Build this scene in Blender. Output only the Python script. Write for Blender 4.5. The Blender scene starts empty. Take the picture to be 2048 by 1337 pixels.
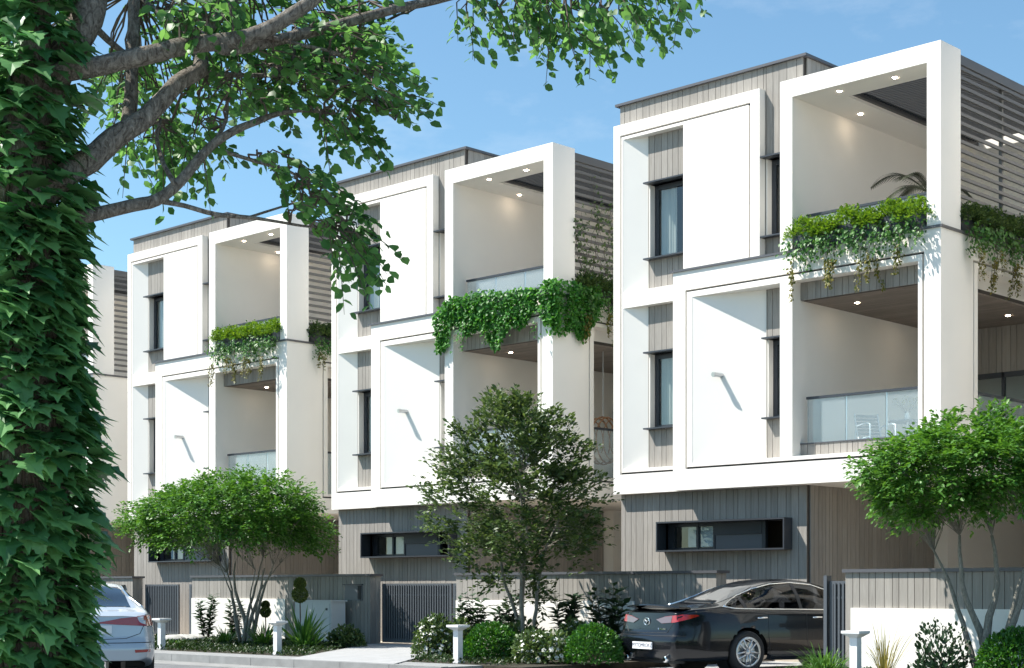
import bpy, bmesh, math, random
import numpy as np
from mathutils import Vector, Matrix
from mathutils.bvhtree import BVHTree
from mathutils.geometry import delaunay_2d_cdt

random.seed(7)
rng = np.random.default_rng(7)
R = math.radians
scene = bpy.context.scene
COL = scene.collection

# ------------------------------------------------------------------ camera, sky, sun, exposure
EYE = 1.33                      # camera height above the road (road surface z = 0)
FPX, YAW = 3178.13, 0.7657      # focal length in photograph pixels (2048 wide), heading
cam_d = bpy.data.cameras.new('Camera')
cam = bpy.data.objects.new('Camera', cam_d)
COL.objects.link(cam)
scene.camera = cam
cam.location = (0, 0, EYE)
cam.rotation_euler = (R(90), 0, YAW)
cam_d.sensor_width = 36
cam_d.lens = 36 * FPX / 2048
cam_d.shift_y = (1178.75 - 668.5) / 2048
cam_d.clip_start = 0.1
cam_d.clip_end = 3000

SUN_TRAVEL = Vector((0.58, 0.485, -1.0)).normalized()
SUN_EL = math.asin(-SUN_TRAVEL.z)
SUN_AZ = math.atan2(-SUN_TRAVEL.x, -SUN_TRAVEL.y)   # clockwise from +Y
world = bpy.data.worlds.new('World')
scene.world = world
world.use_nodes = True
wn, wl = world.node_tree.nodes, world.node_tree.links
wn.clear()
sky = wn.new('ShaderNodeTexSky')
sky.sky_type = 'NISHITA'
sky.sun_disc = False
sky.sun_elevation = SUN_EL
sky.sun_rotation = SUN_AZ % (2 * math.pi)
sky.altitude = 0
sky.air_density = 1.0
sky.dust_density = 0.6
sky.ozone_density = 1.0
wtc = wn.new('ShaderNodeTexCoord')
wmap = wn.new('ShaderNodeMapping')
wmap.inputs['Scale'].default_value = (2.2, 2.2, 5.5)
wl.new(wtc.outputs['Generated'], wmap.inputs['Vector'])
wno = wn.new('ShaderNodeTexNoise')
wno.inputs['Scale'].default_value = 2.3
wno.inputs['Detail'].default_value = 8
wno.inputs['Roughness'].default_value = 0.62
wl.new(wmap.outputs['Vector'], wno.inputs['Vector'])
wr = wn.new('ShaderNodeValToRGB')
wr.color_ramp.elements[0].position = 0.575
wr.color_ramp.elements[0].color = (0, 0, 0, 1)
wr.color_ramp.elements[1].position = 0.85
wr.color_ramp.elements[1].color = (0.3, 0.3, 0.3, 1)
wl.new(wno.outputs['Fac'], wr.inputs['Fac'])
wtint = wn.new('ShaderNodeMix')          # the deep cyan-blue of this sky
wtint.data_type = 'RGBA'
wtint.blend_type = 'MULTIPLY'
wtint.inputs[0].default_value = 1.0
wtint.inputs[7].default_value = (0.79, 1.005, 1.02, 1)
wl.new(sky.outputs['Color'], wtint.inputs[6])
wmix = wn.new('ShaderNodeMix')
wmix.data_type = 'RGBA'
wmix.inputs[7].default_value = (6.5, 6.8, 7.2, 1)
wl.new(wr.outputs['Color'], wmix.inputs[0])
wl.new(wtint.outputs[2], wmix.inputs[6])
wbg = wn.new('ShaderNodeBackground')
wbg.inputs['Strength'].default_value = 0.0585
wl.new(wmix.outputs[2], wbg.inputs['Color'])
wout = wn.new('ShaderNodeOutputWorld')
wl.new(wbg.outputs['Background'], wout.inputs['Surface'])

sun_d = bpy.data.lights.new('Sun', 'SUN')
sun_d.energy = 3.0
sun_d.angle = R(0.55)
sun_d.color = (1.0, 0.95, 0.87)
sun = bpy.data.objects.new('Sun', sun_d)
COL.objects.link(sun)
sun.rotation_euler = SUN_TRAVEL.to_track_quat('-Z', 'Y').to_euler()
sun.location = (-30, -10, 40)

vs = scene.view_settings
vs.view_transform = 'Standard'
vs.look = 'None'
vs.exposure = 1.65
vs.gamma = 1
vs.use_curve_mapping = False
scene.cycles.max_bounces = 10
scene.cycles.diffuse_bounces = 7
scene.cycles.glossy_bounces = 3
scene.cycles.transmission_bounces = 4
scene.cycles.transparent_max_bounces = 12
scene.cycles.use_denoising = True
scene.cycles.caustics_reflective = False
scene.cycles.caustics_refractive = False

# ------------------------------------------------------------------ where a photograph pixel lies in the place
_c, _s = math.cos(YAW), math.sin(YAW)
def ray(x):
    u = (x - 1024) / FPX
    return -_s + u * _c, _c + u * _s
def at_depth(x, y, t):
    a, b = ray(x)
    return Vector((a * t, b * t, EYE + (1178.75 - y) / FPX * t))
def on_y(x, y, Y):
    a, b = ray(x)
    return at_depth(x, y, Y / b)
def on_x(x, y, X):
    a, b = ray(x)
    return at_depth(x, y, X / a)
def on_z(x, y, z):
    return at_depth(x, y, (z - EYE) * FPX / (1178.75 - y))

# ------------------------------------------------------------------ materials
def new_mat(name):
    m = bpy.data.materials.new(name)
    m.use_nodes = True
    nt = m.node_tree
    b = nt.nodes['Principled BSDF']
    return m, nt, b

def plain(name, col, rough=0.6, metal=0.0, spec=0.5, noise=0.0, nscale=3.0, bump=0.0, bscale=40.0, coat=0.0):
    m, nt, b = new_mat(name)
    b.inputs['Base Color'].default_value = (*col, 1)
    b.inputs['Roughness'].default_value = rough
    b.inputs['Metallic'].default_value = metal
    b.inputs['Specular IOR Level'].default_value = spec
    b.inputs['Coat Weight'].default_value = coat
    b.inputs['Coat Roughness'].default_value = 0.03
    geo = nt.nodes.new('ShaderNodeNewGeometry')
    if noise:
        n = nt.nodes.new('ShaderNodeTexNoise')
        n.inputs['Scale'].default_value = nscale
        n.inputs['Detail'].default_value = 6
        nt.links.new(geo.outputs['Position'], n.inputs['Vector'])
        r = nt.nodes.new('ShaderNodeMapRange')
        r.inputs['From Min'].default_value = 0.3
        r.inputs['From Max'].default_value = 0.7
        r.inputs['To Min'].default_value = 1 - noise
        r.inputs['To Max'].default_value = 1 + noise * 0.6
        nt.links.new(n.outputs['Fac'], r.inputs['Value'])
        h = nt.nodes.new('ShaderNodeHueSaturation')
        h.inputs['Color'].default_value = (*col, 1)
        nt.links.new(r.outputs['Result'], h.inputs['Value'])
        nt.links.new(h.outputs['Color'], b.inputs['Base Color'])
    if bump:
        n2 = nt.nodes.new('ShaderNodeTexNoise')
        n2.inputs['Scale'].default_value = bscale
        n2.inputs['Detail'].default_value = 5
        nt.links.new(geo.outputs['Position'], n2.inputs['Vector'])
        bp = nt.nodes.new('ShaderNodeBump')
        bp.inputs['Strength'].default_value = bump
        bp.inputs['Distance'].default_value = 0.01
        nt.links.new(n2.outputs['Fac'], bp.inputs['Height'])
        nt.links.new(bp.outputs['Normal'], b.inputs['Normal'])
    return m

def wood_mat(name, colA, colB, stretch=(9, 9, 0.7), rough=0.75):
    """weathered board: grain runs along the short-scaled axis, tone differs from board to board"""
    m, nt, b = new_mat(name)
    geo = nt.nodes.new('ShaderNodeNewGeometry')
    oi = nt.nodes.new('ShaderNodeObjectInfo')
    add = nt.nodes.new('ShaderNodeVectorMath'); add.operation = 'ADD'
    sc_ = nt.nodes.new('ShaderNodeVectorMath'); sc_.operation = 'SCALE'
    sc_.inputs['Scale'].default_value = 57.0
    cmb = nt.nodes.new('ShaderNodeCombineXYZ')
    for k in 'XYZ':
        nt.links.new(oi.outputs['Random'], cmb.inputs[k])
    nt.links.new(cmb.outputs[0], sc_.inputs[0])
    nt.links.new(geo.outputs['Position'], add.inputs[0])
    nt.links.new(sc_.outputs[0], add.inputs[1])
    mp = nt.nodes.new('ShaderNodeMapping')
    mp.inputs['Scale'].default_value = stretch
    nt.links.new(add.outputs[0], mp.inputs['Vector'])
    n = nt.nodes.new('ShaderNodeTexNoise')
    n.inputs['Scale'].default_value = 3.0
    n.inputs['Detail'].default_value = 7
    n.inputs['Roughness'].default_value = 0.6
    n.inputs['Distortion'].default_value = 0.7
    nt.links.new(mp.outputs['Vector'], n.inputs['Vector'])
    ramp = nt.nodes.new('ShaderNodeValToRGB')
    ramp.color_ramp.elements[0].position = 0.3
    ramp.color_ramp.elements[0].color = (*colA, 1)
    ramp.color_ramp.elements[1].position = 0.72
    ramp.color_ramp.elements[1].color = (*colB, 1)
    nt.links.new(n.outputs['Fac'], ramp.inputs['Fac'])
    h = nt.nodes.new('ShaderNodeHueSaturation')
    r = nt.nodes.new('ShaderNodeMapRange')
    r.inputs['To Min'].default_value = 0.88
    r.inputs['To Max'].default_value = 1.08
    nt.links.new(oi.outputs['Random'], r.inputs['Value'])
    nt.links.new(ramp.outputs['Color'], h.inputs['Color'])
    nt.links.new(r.outputs['Result'], h.inputs['Value'])
    nt.links.new(h.outputs['Color'], b.inputs['Base Color'])
    b.inputs['Roughness'].default_value = rough
    b.inputs['Specular IOR Level'].default_value = 0.25
    bp = nt.nodes.new('ShaderNodeBump')
    bp.inputs['Strength'].default_value = 0.5
    bp.inputs['Distance'].default_value = 0.006
    nt.links.new(n.outputs['Fac'], bp.inputs['Height'])
    nt.links.new(bp.outputs['Normal'], b.inputs['Normal'])
    return m

def leaf_mat(name, colA, colB, trans=0.35, rough=0.45, hue=0.02, spec=0.4):
    """leaf: tone varies from leaf to leaf; light also comes through the blade"""
    m, nt, b = new_mat(name)
    geo = nt.nodes.new('ShaderNodeNewGeometry')
    oi = nt.nodes.new('ShaderNodeObjectInfo')
    sm = nt.nodes.new('ShaderNodeMath'); sm.operation = 'ADD'
    fr = nt.nodes.new('ShaderNodeMath'); fr.operation = 'FRACT'
    nt.links.new(geo.outputs['Random Per Island'], sm.inputs[0])
    nt.links.new(oi.outputs['Random'], sm.inputs[1])
    nt.links.new(sm.outputs[0], fr.inputs[0])
    ramp = nt.nodes.new('ShaderNodeValToRGB')
    ramp.color_ramp.elements[0].position = 0.0
    ramp.color_ramp.elements[0].color = (*colA, 1)
    ramp.color_ramp.elements[1].position = 1.0
    ramp.color_ramp.elements[1].color = (*colB, 1)
    nt.links.new(fr.outputs[0], ramp.inputs['Fac'])
    nt.links.new(ramp.outputs['Color'], b.inputs['Base Color'])
    b.inputs['Roughness'].default_value = rough
    b.inputs['Specular IOR Level'].default_value = spec
    tr = nt.nodes.new('ShaderNodeBsdfTranslucent')
    hs = nt.nodes.new('ShaderNodeHueSaturation')
    hs.inputs['Hue'].default_value = 0.5 - hue
    hs.inputs['Saturation'].default_value = 1.1
    hs.inputs['Value'].default_value = 1.5
    nt.links.new(ramp.outputs['Color'], hs.inputs['Color'])
    nt.links.new(hs.outputs['Color'], tr.inputs['Color'])
    mx = nt.nodes.new('ShaderNodeMixShader')
    mx.inputs[0].default_value = trans
    nt.links.new(b.outputs['BSDF'], mx.inputs[1])
    nt.links.new(tr.outputs['BSDF'], mx.inputs[2])
    nt.links.new(mx.outputs['Shader'], nt.nodes['Material Output'].inputs['Surface'])
    return m

def glass_mat(name, tint=(0.9, 0.97, 0.98), refl=1.0, opacity=0.0, body=(0.6, 0.75, 0.8)):
    """thin pane: clear (optionally a pale diffuse body painting in reflected sky) with a Fresnel reflection"""
    m, nt, b = new_mat(name)
    nt.nodes.remove(b)
    t = nt.nodes.new('ShaderNodeBsdfTransparent')
    t.inputs['Color'].default_value = (*tint, 1)
    base = t.outputs[0]
    if opacity:
        d = nt.nodes.new('ShaderNodeBsdfDiffuse')
        d.inputs['Color'].default_value = (*body, 1)
        m0 = nt.nodes.new('ShaderNodeMixShader')
        m0.inputs[0].default_value = opacity
        nt.links.new(t.outputs[0], m0.inputs[1])
        nt.links.new(d.outputs[0], m0.inputs[2])
        base = m0.outputs[0]
    g = nt.nodes.new('ShaderNodeBsdfGlossy')
    g.inputs['Roughness'].default_value = 0.02
    f = nt.nodes.new('ShaderNodeFresnel')
    f.inputs['IOR'].default_value = 1.6
    mu = nt.nodes.new('ShaderNodeMath'); mu.operation = 'MULTIPLY'
    mu.inputs[1].default_value = refl
    nt.links.new(f.outputs[0], mu.inputs[0])
    gg = nt.nodes.new('ShaderNodeNewGeometry')
    iv_ = nt.nodes.new('ShaderNodeMath'); iv_.operation = 'SUBTRACT'
    iv_.inputs[0].default_value = 1.0
    nt.links.new(gg.outputs['Backfacing'], iv_.inputs[1])
    fm = nt.nodes.new('ShaderNodeMath'); fm.operation = 'MULTIPLY'
    nt.links.new(mu.outputs[0], fm.inputs[0])
    nt.links.new(iv_.outputs[0], fm.inputs[1])
    mx = nt.nodes.new('ShaderNodeMixShader')
    nt.links.new(fm.outputs[0], mx.inputs[0])
    nt.links.new(base, mx.inputs[1])
    nt.links.new(g.outputs[0], mx.inputs[2])
    nt.links.new(mx.outputs[0], nt.nodes['Material Output'].inputs['Surface'])
    return m

def bark_mat(name, colA, colB, scale=(14, 14, 3.0), bump=1.0):
    m, nt, b = new_mat(name)
    geo = nt.nodes.new('ShaderNodeNewGeometry')
    mp = nt.nodes.new('ShaderNodeMapping')
    mp.inputs['Scale'].default_value = scale
    nt.links.new(geo.outputs['Position'], mp.inputs['Vector'])
    n = nt.nodes.new('ShaderNodeTexNoise')
    n.inputs['Scale'].default_value = 2.5
    n.inputs['Detail'].default_value = 8
    n.inputs['Roughness'].default_value = 0.7
    n.inputs['Distortion'].default_value = 1.5
    nt.links.new(mp.outputs['Vector'], n.inputs['Vector'])
    ramp = nt.nodes.new('ShaderNodeValToRGB')
    ramp.color_ramp.elements[0].position = 0.36
    ramp.color_ramp.elements[0].color = (*colA, 1)
    ramp.color_ramp.elements[1].position = 0.66
    ramp.color_ramp.elements[1].color = (*colB, 1)
    nt.links.new(n.outputs['Fac'], ramp.inputs['Fac'])
    nt.links.new(ramp.outputs['Color'], b.inputs['Base Color'])
    b.inputs['Roughness'].default_value = 0.9
    b.inputs['Specular IOR Level'].default_value = 0.15
    bp = nt.nodes.new('ShaderNodeBump')
    bp.inputs['Strength'].default_value = bump
    bp.inputs['Distance'].default_value = 0.05
    nt.links.new(n.outputs['Fac'], bp.inputs['Height'])
    nt.links.new(bp.outputs['Normal'], b.inputs['Normal'])
    return m

M = {}
M['plaster'] = plain('plaster_white', (0.86, 0.827, 0.778), 0.85, spec=0.2, noise=0.025, nscale=0.9, bump=0.12, bscale=60)
M['groove'] = plain('shadow_gap_metal', (0.02, 0.02, 0.022), 0.7)
M['wood'] = wood_mat('weathered_board', (0.262, 0.243, 0.220), (0.345, 0.324, 0.298))
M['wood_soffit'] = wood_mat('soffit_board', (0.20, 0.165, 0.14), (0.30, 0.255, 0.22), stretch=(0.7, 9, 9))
M['wood_back'] = plain('board_backing', (0.06, 0.052, 0.046), 0.9)
M['coping'] = plain('coping_metal', (0.10, 0.10, 0.11), 0.45, metal=0.3)
M['dark_metal'] = plain('anthracite_metal', (0.045, 0.05, 0.06), 0.4, metal=0.2)
M['roof_slat'] = plain('roof_slat_metal', (0.035, 0.042, 0.052), 0.5)
M['slat_metal'] = plain('slat_metal', (0.095, 0.095, 0.095), 0.45, metal=0.2)
M['gate_metal'] = plain('gate_metal', (0.085, 0.095, 0.11), 0.45, metal=0.1)
M['steel'] = plain('brushed_steel', (0.55, 0.56, 0.57), 0.3, metal=0.9)
M['curtain'] = plain('curtain_cloth', (0.72, 0.68, 0.60), 0.9, spec=0.1)
M['interior'] = plain('room_dark', (0.10, 0.085, 0.07), 0.9, spec=0.1)
M['blind'] = plain('roller_blind', (0.80, 0.82, 0.85), 0.8)
M['panel_grey'] = plain('grey_shutter', (0.11, 0.12, 0.135), 0.45)
M['glass_rail'] = glass_mat('railing_glass', (0.93, 0.975, 0.985), 1.5, 0.13, (0.74, 0.84, 0.89))  # pale bluish body paints the sky's reflection into the panes
M['glass_window'] = glass_mat('window_glass', (0.86, 0.91, 0.93), 1.8)
M['lamp_white'] = plain('lamp_diffuser', (0.9, 0.9, 0.88), 0.4)
def lamp_mat(name, col, strength):
    m, nt, b = new_mat(name)
    b.inputs['Base Color'].default_value = (0.8, 0.8, 0.8, 1)
    b.inputs['Emission Color'].default_value = (*col, 1)
    b.inputs['Emission Strength'].default_value = strength
    return m
M['downlight'] = lamp_mat('downlight_on', (1.0, 0.80, 0.58), 24.0)
M['concrete'] = plain('kerb_concrete', (0.25, 0.255, 0.255), 0.85, noise=0.15, nscale=5, bump=0.3, bscale=90)
M['paver'] = plain('pale_paver', (0.34, 0.345, 0.35), 0.8, noise=0.08, nscale=4, bump=0.2, bscale=80)
M['asphalt'] = plain('asphalt', (0.15, 0.152, 0.158), 0.9, noise=0.25, nscale=2.5, bump=0.6, bscale=150)
M['soil'] = plain('bed_soil', (0.035, 0.030, 0.018), 0.95, noise=0.5, nscale=6, bump=0.8, bscale=30)
M['yard'] = plain('yard_paving', (0.52, 0.455, 0.375), 0.9, noise=0.12, nscale=1.5)
M['verge'] = plain('far_ground', (0.17, 0.17, 0.13), 0.95, noise=0.25, nscale=0.3)
M['paint_black'] = plain('black_paint', (0.004, 0.005, 0.008), 0.22, spec=0.3, coat=0.55)
M['paint_white'] = plain('silver_white_paint', (0.46, 0.51, 0.56), 0.3, metal=0.25, coat=0.8)
M['tyre'] = plain('tyre_rubber', (0.02, 0.02, 0.022), 0.8)
M['rim'] = plain('alloy_rim', (0.62, 0.63, 0.65), 0.28, metal=0.85)
M['chrome'] = plain('chrome', (0.85, 0.86, 0.87), 0.1, metal=1.0)
M['plastic'] = plain('black_plastic', (0.015, 0.016, 0.018), 0.5)
M['car_glass'] = glass_mat('car_glass', (0.26, 0.28, 0.31), 0.9)
M['car_glass_dark'] = plain('rear_screen', (0.010, 0.014, 0.020), 0.05, spec=0.5, coat=0.3)
M['seat'] = plain('car_seat', (0.03, 0.03, 0.032), 0.8)
M['tail_red'] = plain('tail_lamp_red', (0.32, 0.014, 0.012), 0.12, spec=0.7, coat=1.0)
M['tail_clear'] = plain('tail_lamp_clear', (0.13, 0.085, 0.095), 0.15, spec=0.7, coat=1.0)
M['plate'] = plain('number_plate', (0.75, 0.77, 0.79), 0.4)
M['navy'] = plain('plate_ink', (0.02, 0.025, 0.07), 0.5)
M['utility'] = plain('cabinet_paint', (0.62, 0.65, 0.66), 0.5, noise=0.05)
M['bollard'] = plain('bollard_paint', (0.72, 0.73, 0.74), 0.5, noise=0.05, nscale=8)
M['stone'] = plain('garden_stone', (0.42, 0.42, 0.40), 0.85, noise=0.3, nscale=6, bump=0.6, bscale=25)
M['rattan'] = plain('rattan', (0.30, 0.15, 0.07), 0.6)
M['cushion'] = plain('cushion', (0.55, 0.48, 0.40), 0.9)
M['chair_metal'] = plain('chair_frame', (0.62, 0.65, 0.68), 0.35, metal=0.2)
M['chair_slat'] = plain('chair_slats', (0.07, 0.08, 0.095), 0.5)
M['bark_big'] = bark_mat('bark_old_tree', (0.10, 0.083, 0.067), (0.43, 0.39, 0.335), (11, 11, 6), 1.0)
M['bark_small'] = bark_mat('bark_smooth', (0.15, 0.14, 0.115), (0.34, 0.325, 0.28), (18, 18, 5), 0.5)
M['bark_twig'] = plain('twig', (0.085, 0.065, 0.05), 0.85)
M['leaf_tree'] = leaf_mat('leaf_canopy', (0.036, 0.118, 0.034), (0.125, 0.285, 0.078), 0.52)
M['leaf_ivy'] = leaf_mat('leaf_ivy', (0.032, 0.120, 0.042), (0.190, 0.410, 0.150), 0.40, 0.40)
M['leaf_maple'] = leaf_mat('leaf_fresh', (0.033, 0.112, 0.018), (0.112, 0.269, 0.043), 0.33)
M['leaf_dark'] = leaf_mat('leaf_olive', (0.026, 0.062, 0.020), (0.110, 0.172, 0.048), 0.30)
M['leaf_lime'] = leaf_mat('leaf_lime', (0.056, 0.148, 0.018), (0.165, 0.290, 0.038), 0.35)
M['leaf_trail'] = leaf_mat('leaf_trailing', (0.025, 0.106, 0.025), (0.106, 0.237, 0.050), 0.30)
M['leaf_trail_y'] = leaf_mat('leaf_trailing_yellow', (0.075, 0.105, 0.018), (0.20, 0.17, 0.03), 0.30)
M['leaf_vivid'] = leaf_mat('leaf_vivid', (0.026, 0.138, 0.022), (0.102, 0.306, 0.054), 0.38)
M['leaf_box'] = leaf_mat('leaf_box_hedge', (0.014, 0.078, 0.012), (0.066, 0.204, 0.026), 0.25)
M['leaf_shrub'] = leaf_mat('leaf_shrub_dark', (0.010, 0.032, 0.014), (0.040, 0.085, 0.035), 0.2)
M['leaf_grass'] = leaf_mat('grass_blade', (0.036, 0.120, 0.024), (0.132, 0.276, 0.054), 0.3)
M['leaf_straw'] = leaf_mat('straw_blade', (0.19, 0.19, 0.05), (0.42, 0.36, 0.11), 0.3)
M['leaf_palm'] = leaf_mat('palm_frond', (0.030, 0.042, 0.024), (0.075, 0.085, 0.050), 0.2)
M['leaf_cover'] = leaf_mat('ground_cover', (0.010, 0.032, 0.006), (0.030, 0.062, 0.012), 0.2)
M['flower'] = leaf_mat('white_petal', (0.62, 0.62, 0.56), (0.80, 0.80, 0.76), 0.25)
M['topiary'] = leaf_mat('topiary_leaf', (0.070, 0.105, 0.026), (0.180, 0.225, 0.055), 0.2)

# ------------------------------------------------------------------ mesh helpers
def link(o, parent=None):
    COL.objects.link(o)
    if parent is not None:
        o.parent = parent
    return o

def tag(o, label=None, cat=None, group=None, kind=None):
    if label: o['label'] = label
    if cat: o['category'] = cat
    if group: o['group'] = group
    if kind: o['kind'] = kind
    return o

def empty(name, loc, label, cat, group=None, rotz=0.0):
    o = bpy.data.objects.new(name, None)
    o.location = loc
    o.rotation_euler = (0, 0, rotz)
    link(o)
    return tag(o, label, cat, group)

class MB:
    def __init__(s):
        s.v, s.f = [], []
    def add(s, vs_, fs_):
        n = len(s.v)
        s.v += [tuple(p) for p in vs_]
        s.f += [tuple(i + n for i in f) for f in fs_]
        return s
    def box(s, x0, x1, y0, y1, z0, z1):
        if x1 < x0: x0, x1 = x1, x0
        if y1 < y0: y0, y1 = y1, y0
        if z1 < z0: z0, z1 = z1, z0
        return s.add([(x0, y0, z0), (x1, y0, z0), (x1, y1, z0), (x0, y1, z0), (x0, y0, z1), (x1, y0, z1), (x1, y1, z1), (x0, y1, z1)],
                     [(0, 3, 2, 1), (4, 5, 6, 7), (0, 1, 5, 4), (1, 2, 6, 5), (2, 3, 7, 6), (3, 0, 4, 7)])
    def prism(s, poly, z0, z1):
        """poly: counter-clockwise points in plan"""
        n = len(poly)
        vs_ = [(p[0], p[1], z0) for p in poly] + [(p[0], p[1], z1) for p in poly]
        fs_ = [tuple(range(n - 1, -1, -1)), tuple(range(n, 2 * n))]
        fs_ += [(i, (i + 1) % n, n + (i + 1) % n, n + i) for i in range(n)]
        return s.add(vs_, fs_)
    def tube(s, pts, rad, n=8, cap=True, jitter=0.0):
        pts = [Vector(p) for p in pts]
        if not hasattr(rad, '__len__'):
            rad = [rad] * len(pts)
        base = len(s.v)
        up = Vector((0, 0, 1))
        prev = None
        for i, p in enumerate(pts):
            d = (pts[min(i + 1, len(pts) - 1)] - pts[max(i - 1, 0)]).normalized()
            if prev is None:
                a = d.cross(up)
                if a.length < 0.05:
                    a = d.cross(Vector((1, 0, 0)))
                a.normalize()
            else:
                a = (prev - d * prev.dot(d)).normalized()
            prev = a
            b = d.cross(a)
            for k in range(n):
                t = 2 * math.pi * k / n
                rr = rad[i] * (1 + (random.uniform(-jitter, jitter) if jitter else 0))
                s.v.append(tuple(p + a * math.cos(t) * rr + b * math.sin(t) * rr))
        for i in range(len(pts) - 1):
            for k in range(n):
                k2 = (k + 1) % n
                s.f.append((base + i * n + k, base + i * n + k2, base + (i + 1) * n + k2, base + (i + 1) * n + k))
        if cap:
            s.f.append(tuple(base + k for k in range(n - 1, -1, -1)))
            e = base + (len(pts) - 1) * n
            s.f.append(tuple(e + k for k in range(n)))
        return s
    def lathe(s, prof, n=24, center=(0, 0, 0), axis='z'):
        """prof: (radius, height) pairs"""
        base = len(s.v)
        for r_, h in prof:
            for k in range(n):
                t = 2 * math.pi * k / n
                p = (r_ * math.cos(t), r_ * math.sin(t), h)
                if axis == 'x': p = (p[2], p[0], p[1])
                if axis == 'y': p = (p[1], p[2], p[0])
                s.v.append((p[0] + center[0], p[1] + center[1], p[2] + center[2]))
        for i in range(len(prof) - 1):
            for k in range(n):
                k2 = (k + 1) % n
                s.f.append((base + i * n + k, base + i * n + k2, base + (i + 1) * n + k2, base + (i + 1) * n + k))
        return s
    def build(s, name, mat, parent=None, smooth=False, loc=None):
        me = bpy.data.meshes.new(name)
        me.from_pydata(s.v, [], s.f)
        if smooth:
            me.polygons.foreach_set('use_smooth', [True] * len(me.polygons))
        me.update()
        me.materials.append(mat)
        o = bpy.data.objects.new(name, me)
        if loc is not None:
            o.location = loc
        return link(o, parent)

def np_mesh(name, verts, faces_list, mat, parent=None, smooth=False):
    """verts (N,3); faces_list: list of (M,k) int arrays of equal-sized polygons"""
    me = bpy.data.meshes.new(name)
    verts = np.asarray(verts, dtype=np.float32)
    me.vertices.add(len(verts))
    me.vertices.foreach_set('co', verts.ravel())
    loops = np.concatenate([f.ravel() for f in faces_list]).astype(np.int32)
    tot = np.concatenate([np.full(len(f), f.shape[1]) for f in faces_list]).astype(np.int32)
    start = np.concatenate([[0], np.cumsum(tot)[:-1]]).astype(np.int32)
    me.loops.add(len(loops))
    me.loops.foreach_set('vertex_index', loops)
    me.polygons.add(len(tot))
    me.polygons.foreach_set('loop_start', start)
    me.polygons.foreach_set('loop_total', tot)
    if smooth:
        me.polygons.foreach_set('use_smooth', np.ones(len(tot), dtype=bool))
    me.update(calc_edges=True)
    me.materials.append(mat)
    return link(bpy.data.objects.new(name, me), parent)

# leaf templates: (verts, quads, tris); +x along the blade, z the upper side
T_DIAMOND = (np.array([(0, 0, 0), (0.5, 0.30, 0.07), (1, 0, -0.06), (0.5, -0.30, 0.07)]), None, np.array([(0, 3, 2), (0, 2, 1)]))
T_OVAL = (np.array([(0, 0, 0), (0.28, 0.27, 0.07), (0.28, -0.27, 0.07), (0.66, 0.27, 0.05), (0.66, -0.27, 0.05), (1.0, 0, -0.10), (0.28, 0, 0), (0.66, 0, -0.01)]),
          np.array([(6, 2, 4, 7), (1, 6, 7, 3)]), np.array([(0, 2, 6), (0, 6, 1), (7, 4, 5), (7, 5, 3)]))
T_LANCE = (np.array([(0, 0, 0), (0.4, 0.11, 0.03), (0.4, -0.11, 0.03), (1, 0, -0.14), (0.4, 0, 0)]), None,
           np.array([(0, 2, 4), (0, 4, 1), (4, 2, 3), (4, 3, 1)]))
_mp = [(0.0, 0.0), (-0.06, 0.20), (0.10, 0.42), (0.22, 0.30), (0.42, 0.50), (0.52, 0.28), (0.68, 0.26), (0.72, 0.12), (1.0, 0.0)]
_mo = _mp + [(x, -y) for x, y in _mp[-2:0:-1]]
T_MAPLE = (np.array([(x, y, 0.30 * abs(y) - 0.30 * x * x) for x, y in _mo] + [(0.38, 0, -0.01)]), None,
           np.array([(len(_mo), (i + 1) % len(_mo), i) for i in range(len(_mo))]))

def unit(a):
    return a / np.maximum(np.linalg.norm(a, axis=-1, keepdims=True), 1e-9)

def leaf_frames(axis, nrm):
    x = unit(np.asarray(axis, float))
    n = np.asarray(nrm, float)
    y = unit(np.cross(n, x))
    z = np.cross(x, y)
    return x, y, z

def leaves(name, tpl, pos, axis, nrm, size, mat, parent=None, width=1.0):
    tv, tq, tt = tpl
    pos = np.asarray(pos, float)
    N, k = len(pos), len(tv)
    x, y, z = leaf_frames(axis, nrm)
    size = np.broadcast_to(np.asarray(size, float), (N,))
    V = (tv[None, :, 0, None] * x[:, None] + tv[None, :, 1, None] * width * y[:, None] + tv[None, :, 2, None] * z[:, None]) * size[:, None, None] + pos[:, None]
    off = (np.arange(N) * k)[:, None, None]
    fl = []
    if tq is not None:
        fl.append((tq[None] + off).reshape(-1, 4))
    fl.append((tt[None] + off).reshape(-1, 3))
    return np_mesh(name, V.reshape(-1, 3), fl, mat, parent)

def blades(name, base, direc, length, width, droop, mat, parent=None, seg=5):
    """long arching blades"""
    base = np.asarray(base, float); N = len(base)
    d = unit(np.asarray(direc, float))
    length = np.broadcast_to(np.asarray(length, float), (N,)); width = np.broadcast_to(np.asarray(width, float), (N,)); droop = np.broadcast_to(np.asarray(droop, float), (N,))
    side = unit(np.cross(d, np.array([0, 0, 1.0])) + 1e-6)
    rows = []
    for i in range(seg + 1):
        t = i / seg
        c = base + d * (length * t)[:, None]
        c[:, 2] -= droop * length * t ** 2.2
        w = width * (1 - t ** 2.5) * (0.55 + 0.45 * min(1, t * 4)) + 0.0008
        rows.append(c + side * w[:, None] / 2)
        rows.append(c - side * w[:, None] / 2)
    V = np.stack(rows, axis=1)
    k = 2 * (seg + 1)
    q = np.array([(2 * i, 2 * i + 1, 2 * i + 3, 2 * i + 2) for i in range(seg)])
    return np_mesh(name, V.reshape(-1, 3), [(q[None] + (np.arange(N) * k)[:, None, None]).reshape(-1, 4)], mat, parent)

def rnd_dirs(n):
    return unit(rng.normal(size=(n, 3)))

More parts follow.
